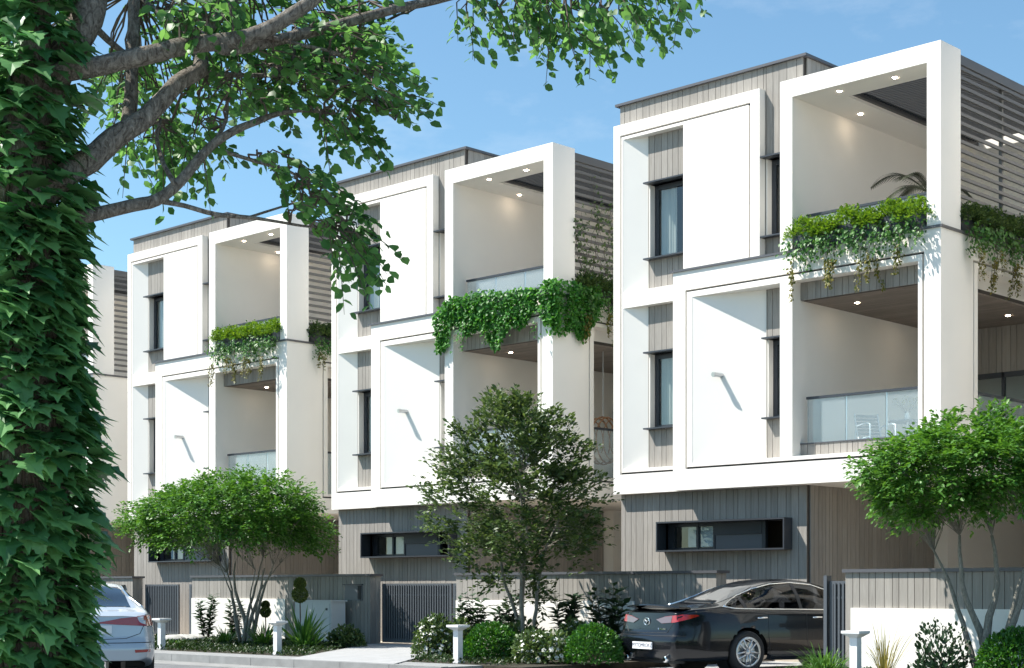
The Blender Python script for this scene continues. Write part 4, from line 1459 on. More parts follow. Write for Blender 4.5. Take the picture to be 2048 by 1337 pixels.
leaves('dry_buds', T_DIAMOND, fp, rnd_dirs(len(fp)), rnd_dirs(len(fp)), .03, M['leaf_straw'], vz)

hc = on_y(1206, 890, 26.4)
h_ = empty('hanging_chair', (hc.x, 26.4, 3.62), 'brown rattan hanging egg chair on the side balcony of the second villa', 'chair')
for k in range(9):
    a = math.pi * k / 8 - math.pi / 2
    pts = []
    for j in range(25):
        t = 2 * math.pi * j / 24
        rx = .42 * math.cos(a)
        pts.append(Vector((.40 * math.sin(a) * .9 * math.sin(t) ** 2 * 0 + math.sin(a) * .36, rx * math.sin(t), .95 + .52 * math.cos(a) ** .5 * math.cos(t) if math.cos(a) > .01 else .95)))
    MB().tube(pts, .018 if k in (3, 4, 5) else .012, 6, cap=False).build('rattan_hoop', M['rattan'], h_, smooth=True)
MB().tube([(0, 0, 1.47), (0, 0, 2.9)], .012, 6).build('chain', M['steel'], h_)
MB().lathe([(0, .52), (.22, .53), (.30, .60), (.28, .66), (0, .68)], 20).build('cushion', M['cushion'], h_, smooth=True)

# ------------------------------------------------------------------ the old tree in front
TD = 9.0
tree = empty('old_tree', at_depth(70, 1600, TD), 'large old tree with thick bark branches reaching over the street', 'tree')
tb0 = Vector(tree.location)
def W2(px_, py_, t):
    return at_depth(px_, py_, t) - tb0
trunk_px = [(62, 1640, 92), (66, 1500, 84), (64, 1300, 72), (62, 1100, 72), (60, 900, 70), (56, 700, 66), (54, 500, 62), (54, 350, 55), (58, 220, 50), (66, 140, 47)]
mpx = TD / FPX
def px_tube(name, nodes, t0, t1, n=14, jit=.06, sub=3, mat='bark_big'):
    """branch through photograph points with a depth running t0..t1; nodes = (x, y, radius)"""
    pts = [W2(a, b, t0 + (t1 - t0) * i / (len(nodes) - 1)) for i, (a, b, r_) in enumerate(nodes)]
    rad = [r_ * (t0 + (t1 - t0) * i / (len(nodes) - 1)) / FPX for i, (a, b, r_) in enumerate(nodes)]
    P, Rr = [], []
    m = len(pts)
    for i in range(m - 1):
        p0, p1, p2, p3 = pts[max(i - 1, 0)], pts[i], pts[i + 1], pts[min(i + 2, m - 1)]
        for k in range(sub):
            t = k / sub
            P.append(0.5 * ((2 * p1) + (-p0 + p2) * t + (2 * p0 - 5 * p1 + 4 * p2 - p3) * t ** 2 + (-p0 + 3 * p1 - 3 * p2 + p3) * t ** 3))
            Rr.append(rad[i] + (rad[i + 1] - rad[i]) * t)
    P.append(pts[-1]); Rr.append(rad[-1])
    MB().tube(P, Rr, n, jitter=jit).build(name, M[mat], tree, smooth=True)
    return P
random.seed(5)
NODES = []
px_tube('trunk', trunk_px, TD, TD, 22, .05, 4)
NODES += px_tube('limb', [(60, 260, 40), (68, 140, 34), (74, 40, 26), (70, -80, 23), (60, -200, 18), (40, -320, 13), (10, -430, 4)], TD, 8.8, 14, .05)
NODES += px_tube('limb', [(66, 250, 36), (120, 130, 34), (172, 40, 33), (192, -40, 30), (230, -160, 22), (290, -280, 13), (340, -400, 4)], TD, 9.3, 14, .05)
NODES += px_tube('limb', [(60, 170, 26), (120, 146, 21), (180, 136, 20), (264, 117, 19), (347, 98, 18), (398, 88, 18), (473, 80, 17), (536, 59, 15), (590, 25, 14), (632, -5, 13), (690, -70, 10), (770, -150, 7), (850, -230, 3)], 8.9, 9.3, 12, .06)
NODES += px_tube('limb', [(440, 97, 12), (473, 98, 13), (557, 80, 12), (662, 54, 11), (745, 31, 10), (808, 14, 9), (870, 2, 8), (980, -25, 7), (1130, -45, 6), (1300, -55, 4)], 9.05, 10.2, 10, .05)
NODES += px_tube('limb', [(60, 420, 30), (120, 360, 27), (180, 320, 25), (230, 276, 23), (276, 247, 20), (318, 209, 18), (356, 167, 17), (398, 142, 16), (402, 121, 15), (406, 71, 13), (448, 25, 11), (490, -20, 9), (550, -120, 6), (600, -220, 3)], 8.9, 9.7, 12, .06)
NODES += px_tube('limb', [(254, 262, 15), (262, 200, 14), (264, 120, 13), (268, 40, 12), (270, -40, 11), (280, -150, 8), (300, -260, 4)], 9.3, 9.6, 10, .05)
NODES += px_tube('limb', [(50, 446, 20), (130, 438, 15), (180, 431, 14), (264, 412, 13), (314, 400, 12), (360, 364, 11), (398, 318, 10), (431, 285, 9), (473, 260, 8), (515, 243, 7), (557, 228, 5), (620, 222, 3), (700, 235, 2)], 8.9, 9.6, 10, .05)
NODES += px_tube('branch', [(318, 402, 6), (370, 412, 5), (431, 429, 5), (498, 435, 4), (557, 444, 3), (620, 454, 2.5), (661, 452, 1.5)], 9.15, 9.5, 7, .04, mat='bark_big')
NODES += px_tube('branch', [(498, 435, 3), (545, 420, 2.5), (600, 405, 2), (640, 415, 1.5)], 9.4, 9.5, 6, .03)
NODES += px_tube('branch', [(350, 370, 6), (330, 335, 5), (322, 314, 5), (314, 276, 4), (322, 240, 3)], 9.15, 9.4, 7, .04)
NODES += px_tube('branch', [(436, 300, 5), (475, 312, 4), (515, 324, 4), (578, 343, 3), (640, 385, 2), (690, 450, 1.5)], 9.35, 9.6, 7, .04)
NODES += px_tube('branch', [(430, 283, 5), (452, 240, 4), (456, 188, 3), (470, 140, 2)], 9.35, 9.6, 7, .04)
NODES += px_tube('branch', [(398, 145, 6), (470, 150, 5), (560, 152, 4), (650, 158, 3), (730, 190, 2), (790, 240, 1.5)], 9.5, 9.9, 7, .04)
NODES += px_tube('branch', [(390, 80, 7), (345, 45, 6), (300, 12, 5), (270, -20, 4)], 9.3, 9.6, 7, .04)
NODES += px_tube('branch', [(175, 40, 8), (215, 80, 7), (255, 112, 6)], 9.2, 9.4, 7, .04)
NODES += px_tube('branch', [(520, 70, 5), (600, 90, 4), (680, 110, 3), (740, 160, 2), (775, 215, 1.2)], 9.2, 9.7, 7, .04)
NODES = [Vector(p) for p in NODES]

# shoots hung with leaves; every region of the canopy has its own depth range
def inside(poly, x, y):
    c = False
    n = len(poly)
    for i in range(n):
        x1, y1 = poly[i]; x2, y2 = poly[(i + 1) % n]
        if (y1 > y) != (y2 > y) and x < (x2 - x1) * (y - y1) / (y2 - y1) + x1:
            c = not c
    return c
REG = [  # outline, shoots, depth range, lean
    ([(190, 20), (400, -40), (620, -40), (600, 60), (560, 230), (420, 250), (330, 300), (240, 300), (200, 200)], 115, (9.4, 11.6), (.4, -.05)),
    ([(200, 120), (330, 120), (360, 250), (290, 320), (215, 300)], 30, (9.5, 11.2), (.1, -.6)),
    ([(430, 90), (700, 60), (765, 110), (815, 200), (745, 240), (640, 215), (520, 205), (440, 190)], 92, (9.2, 10.6), (.85, -.18)),
    ([(560, 20), (700, -40), (740, 40), (720, 110), (600, 90)], 45, (9.3, 10.8), (.8, -.15)),
    ([(600, 200), (720, 220), (730, 290), (690, 300), (620, 240)], 12, (9.3, 10.0), (.6, -.8)),
    ([(500, 280), (560, 300), (690, 400), (730, 440), (700, 500), (640, 480), (560, 400), (520, 340)], 34, (9.2, 10.0), (.7, -.35)),
    ([(640, 430), (735, 450), (720, 520), (680, 520), (655, 470)], 10, (9.2, 9.8), (.4, -.8)),
    ([(900, -40), (1330, -50), (1270, 50), (1130, 70), (980, 55), (920, 30)], 70, (9.8, 10.8), (.4, -.6)),
    ([(1330, -40), (1395, -50), (1360, 15)], 4, (10.0, 10.6), (.2, -1.0)),
    ([(0, -30), (70, -30), (60, 110), (0, 150)], 18, (9.4, 10.6), (-.1, -.6)),
    ([(0, 60), (40, 60), (30, 200), (0, 230)], 10, (9.6, 10.6), (-.1, -.6)),
    ([(300, -30), (520, -30), (420, 60), (330, 60)], 30, (9.0, 9.8), (.3, -.6)),
    ([(-150, -60), (60, -60), (260, -70), (300, -440), (0, -480), (-160, -300)], 45, (9.4, 12.0), (-.1, .1)),
    ([(260, -70), (620, -60), (900, -70), (880, -260), (640, -360), (380, -440)], 60, (9.4, 11.8), (.4, .05)),
    ([(300, 260), (420, 240), (420, 300), (340, 330)], 14, (9.4, 10.2), (.3, -.8)),
]
cr, cd, ur = Vector((_c, _s, 0)), Vector((-_s, _c, 0)), Vector((0, 0, 1))
rr = random.Random(77)
lp, la, ln_, ls = [], [], [], []
shoots = MB()
for poly, n, (d0, d1), lean in REG:
    xs_, ys_ = [p[0] for p in poly], [p[1] for p in poly]
    made = 0
    while made < n:
        x, y = rr.uniform(min(xs_), max(xs_)), rr.uniform(min(ys_), max(ys_))
        if not inside(poly, x, y):
            continue
        made += 1
        p0 = W2(x, y, rr.uniform(d0, d1))
        d = (cr * (lean[0] + rr.uniform(-.45, .45)) + ur * (lean[1] + rr.uniform(-.25, .4)) + cd * rr.uniform(-.5, .5)).normalized()
        L = rr.uniform(.18, .36)
        k = rr.randint(9, 14)
        pts = []
        for i in range(6):
            t = i / 5
            q = p0 + d * (L * t)
            q.z -= .10 * L * t * t * 3
            pts.append(q)
        shoots.tube(pts, taper(.0045, .0015, 5), 4, cap=False)
        near = min(NODES, key=lambda q: (q - p0).length)
        if (near - p0).length < 1.3:
            shoots.tube(arc(near, p0, .03, 5, .02), taper(.008, .0045, 5), 4, cap=False)
        sd = d.cross(ur)
        sd = sd.normalized() if sd.length > .05 else cr
        for j in range(k):
            t = (j + .6) / k
            f = t * 5; i = min(4, int(f))
            q = pts[i].lerp(pts[i + 1], f - i)
            a = d * .6 + sd * (.9 if j % 2 else -.9) + Vector((rr.gauss(0, .35), rr.gauss(0, .35), rr.gauss(0, .3))) - ur * .35
            lp.append(tuple(q + Vector((rr.gauss(0, .015), rr.gauss(0, .015), rr.gauss(0, .015))))); la.append(tuple(a))
            ln_.append((rr.gauss(0, .5) - .25, rr.gauss(0, .5) - .35, 1.0 + rr.gauss(0, .3))); ls.append(rr.uniform(.05, .085))
shoots.build('twigs', M['bark_twig'], tree)
lp, la, ln_, ls = map(np.array, (lp, la, ln_, ls))
def leaf_pieces(parent, tpl, pos, ax, nr, sz, sel, mat, width=1.0):
    """the leaves that show largest, each an object of its own sharing one mesh"""
    tv, tq, tt = tpl
    me = bpy.data.meshes.new('leaf')
    fs_ = [tuple(int(i) for i in f) for f in (list(tq) if tq is not None else []) + list(tt)]
    me.from_pydata([(float(a), float(b * width), float(c)) for a, b, c in tv], [], fs_)
    me.update(); me.materials.append(mat)
    x, y, z = leaf_frames(ax, nr)
    for i in sel:
        o = bpy.data.objects.new('leaf', me)
        m = Matrix(((x[i][0], y[i][0], z[i][0], 0), (x[i][1], y[i][1], z[i][1], 0), (x[i][2], y[i][2], z[i][2], 0), (0, 0, 0, 1)))
        o.matrix_basis = Matrix.Translation(Vector(pos[i])) @ m @ Matrix.Scale(float(sz[i]), 4)
        link(o, parent)
dep = (lp + np.array(tb0)) @ np.array([-_s, _c, 0])
order = np.argsort(dep / ls)
leaf_pieces(tree, T_OVAL, lp, la, ln_, ls, order[:300], M['leaf_tree'], 1.3)
rest = order[300:]
cw = leaves('crown', T_OVAL, lp[rest], la[rest], ln_[rest], ls[rest], M['leaf_tree'], tree, 1.3)
cw['kind'] = 'stuff'

# ivy climbing the trunk
ivy = empty('ivy', at_depth(70, 1600, TD), 'dense dark green broad-leaved ivy covering the trunk of the old tree', 'ivy')
rv = np.random.default_rng(404)
def trunk_at(y):
    ys_ = [n[1] for n in trunk_px][::-1]
    return np.interp(y, ys_, [n[0] for n in trunk_px][::-1]), np.interp(y, ys_, [n[2] for n in trunk_px][::-1])
N1 = 5300
yy = np.concatenate([rv.uniform(440, 1600, 4300), 470 - 560 * rv.uniform(0, 1, N1 - 4300) ** 1.15])
ang = rv.uniform(-math.pi, math.pi, N1)
edge = np.interp(yy, [-90, 60, 97, 178, 226, 263, 311, 400, 430, 497, 560, 700, 782, 837, 883, 938, 991, 1045, 1116, 1167, 1224, 1263, 1330, 1400], [10, 45, 80, 78, 72, 40, 70, 82, 48, 45, 45, 40, 48, 65, 72, 95, 50, 65, 70, 50, 18, 48, 30, 50])
cx_, r_ = trunk_at(yy)
rad = (r_ * .98 + edge * rv.uniform(.0, .80, N1)) * mpx
rdir = cr_np = np.array(tuple(cr)); cdn = np.array(tuple(cd))
outw = np.cos(ang)[:, None] * cr_np + np.sin(ang)[:, None] * cdn
cen = np.array([tuple(W2(a, b, TD)) for a, b in zip(cx_, yy)])
pos = cen + outw * rad[:, None]
ax = outw * .75 + cr_np * rv.uniform(.0, .95, (N1, 1)) + rv.normal(size=(N1, 3)) * .22
ax[:, 2] -= rv.uniform(.0, .34, N1)
nr = np.array([0, 0, 1.0]) + outw * rv.uniform(.0, .35, (N1, 1)) + rv.normal(size=(N1, 3)) * .16
sz = .06 + .14 * rv.uniform(0, 1, N1) ** 1.3
depth_i = (pos + np.array(tb0)) @ cdn
vis = np.argsort(depth_i + np.where((yy > 1380), 9, 0))
leaf_pieces(ivy, T_MAPLE, pos, ax, nr, sz, vis[:300], M['leaf_ivy'])
v2 = vis[300:]
iv = leaves('foliage', T_MAPLE, pos[v2], ax[v2], nr[v2], sz[v2], M['leaf_ivy'], ivy)
iv['kind'] = 'stuff'
st = MB()
for k in range(14):
    a = rv.uniform(-math.pi, math.pi)
    pts = []
    for y in range(1600, 300, -80):
        c_, r2 = trunk_at(y)
        a += rv.normal() * .12
        pts.append(W2(c_, y, TD) + (cr * math.cos(a) + cd * math.sin(a)) * (r2 * mpx + .012))
    st.tube(pts, taper(.014, .006, len(pts) - 1), 5, cap=False)
st.build('stems', M['bark_twig'], ivy)

# ------------------------------------------------------------------ cars (local: +y forward, rear at y = 0, wheels on z = 0)
def lerp_tab(tab, t):
    xs_ = [p[0] for p in tab]
    return float(np.interp(t, xs_, [p[1] for p in tab]))

def smooth_tab(tab, n=240):
    xs_ = np.linspace(tab[0][0], tab[-1][0], n)
    ys_ = np.interp(xs_, [p[0] for p in tab], [p[1] for p in tab])
    k = np.ones(9) / 9
    for _ in range(2):
        pad = np.concatenate([np.full(4, ys_[0]), ys_, np.full(4, ys_[-1])])
        ys_ = np.convolve(pad, k, 'valid')
    return xs_, ys_

def build_car(name, loc, rotz, paint, label, spec):
    LEN = 4.72
    EXT = spec.get('ext', 0.0)
    root = empty(name, loc, label, 'car', 'cars in the street', rotz)
    tabs = dict(
        top=spec['top'],
        belt=[(0, .86), (.08, .965), (.5, .985), (1.2, .98), (2.2, .95), (3.3, .92), (3.8, .89), (4.3, .80), (4.6, .66), (4.72, .58)],
        beltw=[(0, .66), (.06, .72), (.25, .785), (.7, .82), (1.5, .845), (2.6, .85), (3.4, .83), (4.0, .79), (4.45, .66), (4.65, .50), (4.72, .42)],
        maxw=[(0, .72), (.05, .78), (.15, .84), (.4, .885), (.9, .905), (2.0, .905), (3.4, .905), (4.0, .88), (4.4, .78), (4.62, .62), (4.72, .52)],
        roofw=spec['roofw'],
        bot=spec.get('bot') or [(0, .22), (.3, .20), (.7, .20), (2.4, .19), (4.0, .20), (4.4, .22), (4.72, .28)],
    )
    T = {k: smooth_tab(v) for k, v in tabs.items()}
    f = lambda k, y: float(np.interp(y, *T[k]))
    ny = 150
    ysn = np.concatenate([np.linspace(0, .3, 22)[:-1], np.linspace(.3, 4.3, ny - 40), np.linspace(4.3, LEN, 20)[1:]])
    def section(y):
        b, bt, w, bw, tp, rw = f('bot', y), f('belt', y), f('maxw', y), f('beltw', y), f('top', y), f('roofw', y)
        bt = min(bt, tp - .004)
        rise = max(0, tp - bt)
        pts = [(w - .13, b), (w - .045, b + .03), (w - .012, b + .12), (w, .50), (w - .004, .66), (w - .022, .80 if bt > .84 else bt - .05), (bw + .022, bt - .02), (bw, bt)]
        # greenhouse or deck
        cab = min(1, rise / .30)
        ex = bw + (rw - bw) * cab
        pts += [(bw * .55 + ex * .45 + .018 * cab, bt + rise * .46 * cab + rise * (1 - cab) * .35), (ex + .03 * cab, bt + rise * (.82 * cab + .55 * (1 - cab))), (ex - .05 * cab - .08 * (1 - cab), bt + rise * (.94 * cab + .75 * (1 - cab))), (ex * .62, bt + rise * .985), (ex * .3, tp), (0, tp)]
        P = np.array(pts)
        # resample smoothly along the outline
        d = np.concatenate([[0], np.cumsum(np.linalg.norm(np.diff(P, axis=0), axis=1))])
        key = np.arange(len(P))
        m = 53
        kk = np.linspace(0, len(P) - 1, m)
        out = []
        for t in kk:
            i = min(int(t), len(P) - 2); u = t - i
            p0, p1, p2, p3 = P[max(i - 1, 0)], P[i], P[i + 1], P[min(i + 2, len(P) - 1)]
            # gentle Catmull-Rom
            q = .5 * (2 * p1 + (p2 - p0) * u * .8 + (2 * p0 - 5 * p1 + 4 * p2 - p3) * u * u * .8 + (3 * p1 - p0 - 3 * p2 + p3) * u ** 3 * .8)
            q = q * .6 + (p1 + (p2 - p1) * u) * .4
            out.append(q)
        return np.array(out)
    rows = np.array([section(y) for y in ysn])           # (ny, m, 2)
    nY, m = rows.shape[:2]
    # rear face leans and bulges: shift y by height and by x
    def yshift(y, x, z):
        k = max(0, 1 - y / .5)
        lean = np.interp(z, [.25, .36, .52, .60, .64, .95, 1.1], [.05, -.02, -.03, .0, .035, .075, .02])
        return k * (lean - .07 * (1 - (x / .8) ** 2))
    WR, R_T = [w + EXT for w in spec['wheels']], .335
    ARCH = .385
    V, F, idx = [], [], {}
    full = np.concatenate([rows, rows[:, -2::-1] * np.array([-1, 1])], axis=1)
    m2 = full.shape[1]
    for i, y in enumerate(ysn):
        for j in range(m2):
            x, z = full[i, j]
            yy_ = y + yshift(y, x, z) + EXT * min(1, max(0, y / .6))
            if abs(x) > .62 and z < .85:
                for wy in WR:
                    dd = math.hypot(yy_ - wy, z - R_T)
                    if abs(dd - ARCH) < .022 and dd > 1e-6:
                        yy_ = wy + (yy_ - wy) * ARCH / dd; z = R_T + (z - R_T) * ARCH / dd
            V.append((x, yy_, z))
    for i in range(nY - 1):
        for j in range(m2 - 1):
            F.append((i * m2 + j, i * m2 + j + 1, (i + 1) * m2 + j + 1, (i + 1) * m2 + j))
    # rear and front caps: strips across
    def capstrip(i, rev, nose):
        nonlocal V, F
        K = 14
        ids = []
        half = m
        for j in range(half):
            a, b = i * m2 + j, i * m2 + (m2 - 1 - j)
            row = [a]
            xa, ya, za = V[a]
            for k in range(1, K):
                x = xa + (-2 * xa) * k / K
                y = (ysn[i] + yshift(ysn[i], x, za)) if not nose else ya + .06 * (1 - (x / max(xa, .1)) ** 2)
                V.append((x, y, za)); row.append(len(V) - 1)
            row.append(b)
            ids.append(row)
        for j in range(half - 1):
            for k in range(K):
                q = (ids[j][k], ids[j][k + 1], ids[j + 1][k + 1], ids[j + 1][k])
                F.append(q if not rev else q[::-1])
    capstrip(0, False, False)
    capstrip(nY - 1, True, True)
    Vn = np.array(V)
    bvh = BVHTree.FromPolygons([Vector(v) for v in V], F)
    # openings: wheel arches, side windows, rear window
    def in_arch(c):
        return abs(c[0]) > .60 and any(math.hypot(c[1] - wy, c[2] - R_T) < ARCH - .004 for wy in WR)
    sidewin = [(a + EXT, b) for a, b in spec['sidewin']]
    rearwin = [(a, b + EXT) for a, b in spec['rearwin']]
    frontwin = [(a, b + EXT) for a, b in spec['frontwin']]
    keep = []
    for q in F:
        c = Vn[list(q)].mean(axis=0)
        if in_arch(c):
            continue
        if abs(c[0]) > .40 and c[2] > .9 and inside(sidewin, c[1], c[2]):
            continue
        keep.append(q)
    mb = MB(); mb.v = V; mb.f = keep
    body = mb.build('body', paint, root, smooth=True)
    bm_ = bmesh.new(); bm_.from_mesh(body.data)
    bmesh.ops.remove_doubles(bm_, verts=bm_.verts, dist=.0008)
    bmesh.ops.delete(bm_, geom=[v for v in bm_.verts if not v.link_faces], context='VERTS')
    bmesh.ops.recalc_face_normals(bm_, faces=bm_.faces)
    bm_.to_mesh(body.data); bm_.free()
    # patches laid on the skin
    def patch(nm, poly, proj, mat, off=.006, dens=.035, parent=root):
        pts = []
        n = len(poly)
        for i in range(n):
            a, b = Vector(poly[i]), Vector(poly[(i + 1) % n])
            k = max(1, int((b - a).length / dens))
            pts += [a.lerp(b, t / k) for t in range(k)]
        nb = len(pts)
        xs_, ys_ = [p.x for p in pts], [p.y for p in pts]
        gx = min(xs_)
        poly_ = [(p.x, p.y) for p in pts]
        while gx < max(xs_):
            gy = min(ys_)
            while gy < max(ys_):
                if inside(poly_, gx, gy): pts.append(Vector((gx, gy)))
                gy += dens
            gx += dens
        r_ = delaunay_2d_cdt([Vector((p.x, p.y)) for p in pts], [(i, (i + 1) % nb) for i in range(nb)], [], 1, 1e-5)
        vv = []
        for p in r_[0]:
            o_, d_ = proj(p.x, p.y)
            hit, nrm, ii, dist = bvh.ray_cast(o_, d_)
            if hit is None:
                hit = o_ + d_ * 2; nrm = -d_
            if nrm.dot(d_) > 0: nrm = -nrm
            vv.append(tuple(hit + nrm * off))
        b_ = MB(); b_.v = vv; b_.f = [tuple(t) for t in r_[2]]
        o = b_.build(nm, mat, parent, smooth=True)
        return o
    def outline(nm, poly, proj, mat, rad, off=.006, closed=True, parent=root, dens=.05):
        pts = []
        n = len(poly)
        for i in range(n if closed else n - 1):
            a, b = Vector(poly[i]), Vector(poly[(i + 1) % n])
            k = max(1, int((b - a).length / dens))
            pts += [a.lerp(b, t / k) for t in range(k)]
        pts.append(pts[0].copy() if closed else Vector(poly[-1]))
        vv = []
        for p in pts:
            o_, d_ = proj(p.x, p.y)
            hit, nrm, ii, dist = bvh.ray_cast(o_, d_)
            if hit is None: continue
            if nrm.dot(d_) > 0: nrm = -nrm
            vv.append(hit + nrm * off)
        return MB().tube(vv, rad, 6).build(nm, mat, parent, smooth=True)
    right = lambda y, z: (Vector((2, y, z)), Vector((-1, 0, 0)))
    left = lambda y, z: (Vector((-2, y, z)), Vector((1, 0, 0)))
    rear = lambda x, z: (Vector((x, -2, z)), Vector((0, 1, 0)))
    above = lambda x, y: (Vector((x, y, 3)), Vector((0, 0, -1)))
    def wrap(sgn):
        # (angle in degrees from the rear axis, height)
        def g(a, z):
            d = Vector((math.sin(R(a)) * sgn, -math.cos(R(a)), 0))
            c = Vector((.38 * sgn, .55, z))
            return c + d * 3, -d
        return g
    for sgn, pr in ((1, right), (-1, left)):
        gl = patch('side_window', sidewin, pr, M['car_glass'], .001)
        outline('window_trim', sidewin, pr, spec['trim'], .011, .004, parent=gl)
        for yb in [p + EXT for p in spec['pillars']]:
            zs_ = [p for p in (.96, 1.12, 1.30, 1.42)]
            lo = [z for z in np.linspace(.94, 1.45, 30) if inside(sidewin, yb, z)]
            if lo:
                q = [(yb - .035, lo[0] - .01), (yb + .035, lo[0] - .01), (yb + .035, lo[-1] + .01), (yb - .035, lo[-1] + .01)]
                patch('pillar', q, pr, M['plastic'], .004, .05, gl)
        for yh in [p + EXT for p in spec['handles']]:
            h0 = pr(yh, .865)
            hit = bvh.ray_cast(*h0)[0]
            hx = hit.x + .012 * sgn
            MB().tube([(hx, yh - .11, .862), (hx + .016 * sgn, yh - .09, .866), (hx + .018 * sgn, yh + .06, .87), (hx, yh + .09, .868)], .014, 8).build('door_handle', M['chrome'], root, smooth=True)
        for ys0, ys1 in [(p[0] + EXT, 0) for p in spec['doors']]:
            outline('door_seam', [(ys0, .93), (ys0 - .02, .6), (ys0 + .02, .30)], pr, M['plastic'], .004, .0, closed=False)
        outline('sill_trim', [(1.45 + EXT, .27), (3.1 + EXT, .27)], pr, M['plastic'], .02, .0, closed=False)
    patch('rear_window', rearwin, above, M['car_glass_dark'], .004)
    patch('windscreen', frontwin, above, M['car_glass_dark'], .004)
    for sgn in (1, -1):
        w_ = wrap(sgn)
        t1 = patch('tail_lamp', spec['lamp'], w_, M['tail_red'], .008, 3.0 if False else .04 * 25)
        if spec.get('lamp2'):
            patch('clear_lens', spec['lamp2'], w_, M['tail_clear'], .012, 1.0, t1)
        if spec.get('reflector'):
            q = [(sgn * a, b) for a, b in spec['reflector']]
            patch('reflector', q, rear, M['tail_red'], .006, .03)
    # number plate, emblem, script, bumper trims, exhaust
    pz = spec['plate_z']
    hit = bvh.ray_cast(*rear(0, pz))[0]
    plo = MB().box(-.26, .26, hit.y - .022, hit.y - .004, pz - .055, pz + .055).build('number_plate', M['plate'], root)
    if spec['plate']:
        tx = bpy.data.curves.new('plate_text', 'FONT')
        tx.body = spec['plate']; tx.size = .085; tx.align_x = 'CENTER'; tx.align_y = 'CENTER'; tx.extrude = .001
        tx.materials.append(M['navy'])
        tmp = bpy.data.objects.new('plate_text', tx)
        COL.objects.link(tmp)
        bpy.context.view_layer.update()
        tme = bpy.data.meshes.new_from_object(tmp.evaluated_get(bpy.context.evaluated_depsgraph_get()))
        bpy.data.objects.remove(tmp)
        if not len(tme.materials): tme.materials.append(M['navy'])
        to = bpy.data.objects.new('plate_text', tme)
        to.rotation_euler = (R(90), 0, 0); to.location = (0, hit.y - .0235, pz)
        link(to, plo)
    if spec.get('emblem_z'):
        ez = spec['emblem_z']
        hit = bvh.ray_cast(*rear(0, ez))[0]
        yv = hit.y - .008
        em = MB().tube([(.075 * math.cos(t), yv, ez + .058 * math.sin(t)) for t in np.linspace(0, 2 * math.pi, 29)], .008, 6, cap=False).build('emblem', M['chrome'], root, smooth=True)
        MB().tube([(-.068, yv, ez + .02), (-.03, yv, ez + .022), (0, yv, ez - .02), (.03, yv, ez + .022), (.068, yv, ez + .02)], .008, 6).build('emblem_wings', M['chrome'], em, smooth=True)
        sc_ = MB()
        hit = bvh.ray_cast(*rear(.36, .70))[0]
        sc_.tube([(.30, hit.y - .006, .715), (.325, hit.y - .006, .69)], .006, 5)
        so = sc_.build('script_badge', M['chrome'], root)
        for k in range(5):
            xx = .345 + k * .030
            MB().box(xx, xx + .020, hit.y - .009 + .006 * k * .3, hit.y + .004, .69, .71 + .004 * (k % 2)).build('badge_letter', M['chrome'], so)
    outline('boot_seam', spec['boot'], rear, M['plastic'], .0045, .0, closed=False)
    outline('bumper_seam', [(-.80, .60), (-.4, .595), (.4, .595), (.80, .60)], rear, M['plastic'], .006, .0, closed=False)
    if spec.get('spoiler'):
        sv = []
        for k in range(19):
            t = k / 18 * 2 - 1
            sv.append((t * .70, .06 + .10 * t * t, 1.028 - .035 * t * t))
        mb2 = MB()
        for (x, y, z) in sv:
            mb2.v += [(x, y - .07, z + .055), (x, y - .075, z + .035), (x, y + .16, z + .012), (x, y + .15, z + .035)]
        for k in range(18):
            for a in range(4):
                b_ = (a + 1) % 4
                mb2.f.append((k * 4 + a, (k + 1) * 4 + a, (k + 1) * 4 + b_, k * 4 + b_))
        mb2.f += [(0, 1, 2, 3), (72 + 3, 72 + 2, 72 + 1, 72)]
        mb2.build('boot_spoiler', paint, root)
    MB().box(-.62, .62, .06, .25, .17, spec.get('dz', .24)).build('diffuser', M['plastic'], root)
    for sgn in ((1, -1) if spec.get('exhaust', True) else ()):
        MB().lathe([(.028, .0), (.045, .0), (.047, .02), (.045, .2), (.030, .2), (.028, .0)], 18, (sgn * .52, -.06, .235), 'y').build('exhaust', M['chrome'], root, smooth=True)
    # cabin floor and seats seen through the glass
    MB().box(-.72, .72, .9 + EXT, 3.4 + EXT, .30, .62).build('cabin_floor', M['seat'], root)
    for sx in (-.38, .38):
        for sy in (1.35 + EXT, 2.35 + EXT):
            sb = MB()
            sb.prism([(sx - .24, sy), (sx + .24, sy), (sx + .22, sy + .14), (sx - .22, sy + .14)], .60, 1.10)
            so = sb.build('seat', M['seat'], root)
            MB().lathe([(0, 1.14), (.10, 1.15), (.125, 1.22), (.11, 1.30), (0, 1.32)], 12, (sx, sy + .05, 0)).build('headrest', M['seat'], so, smooth=True)
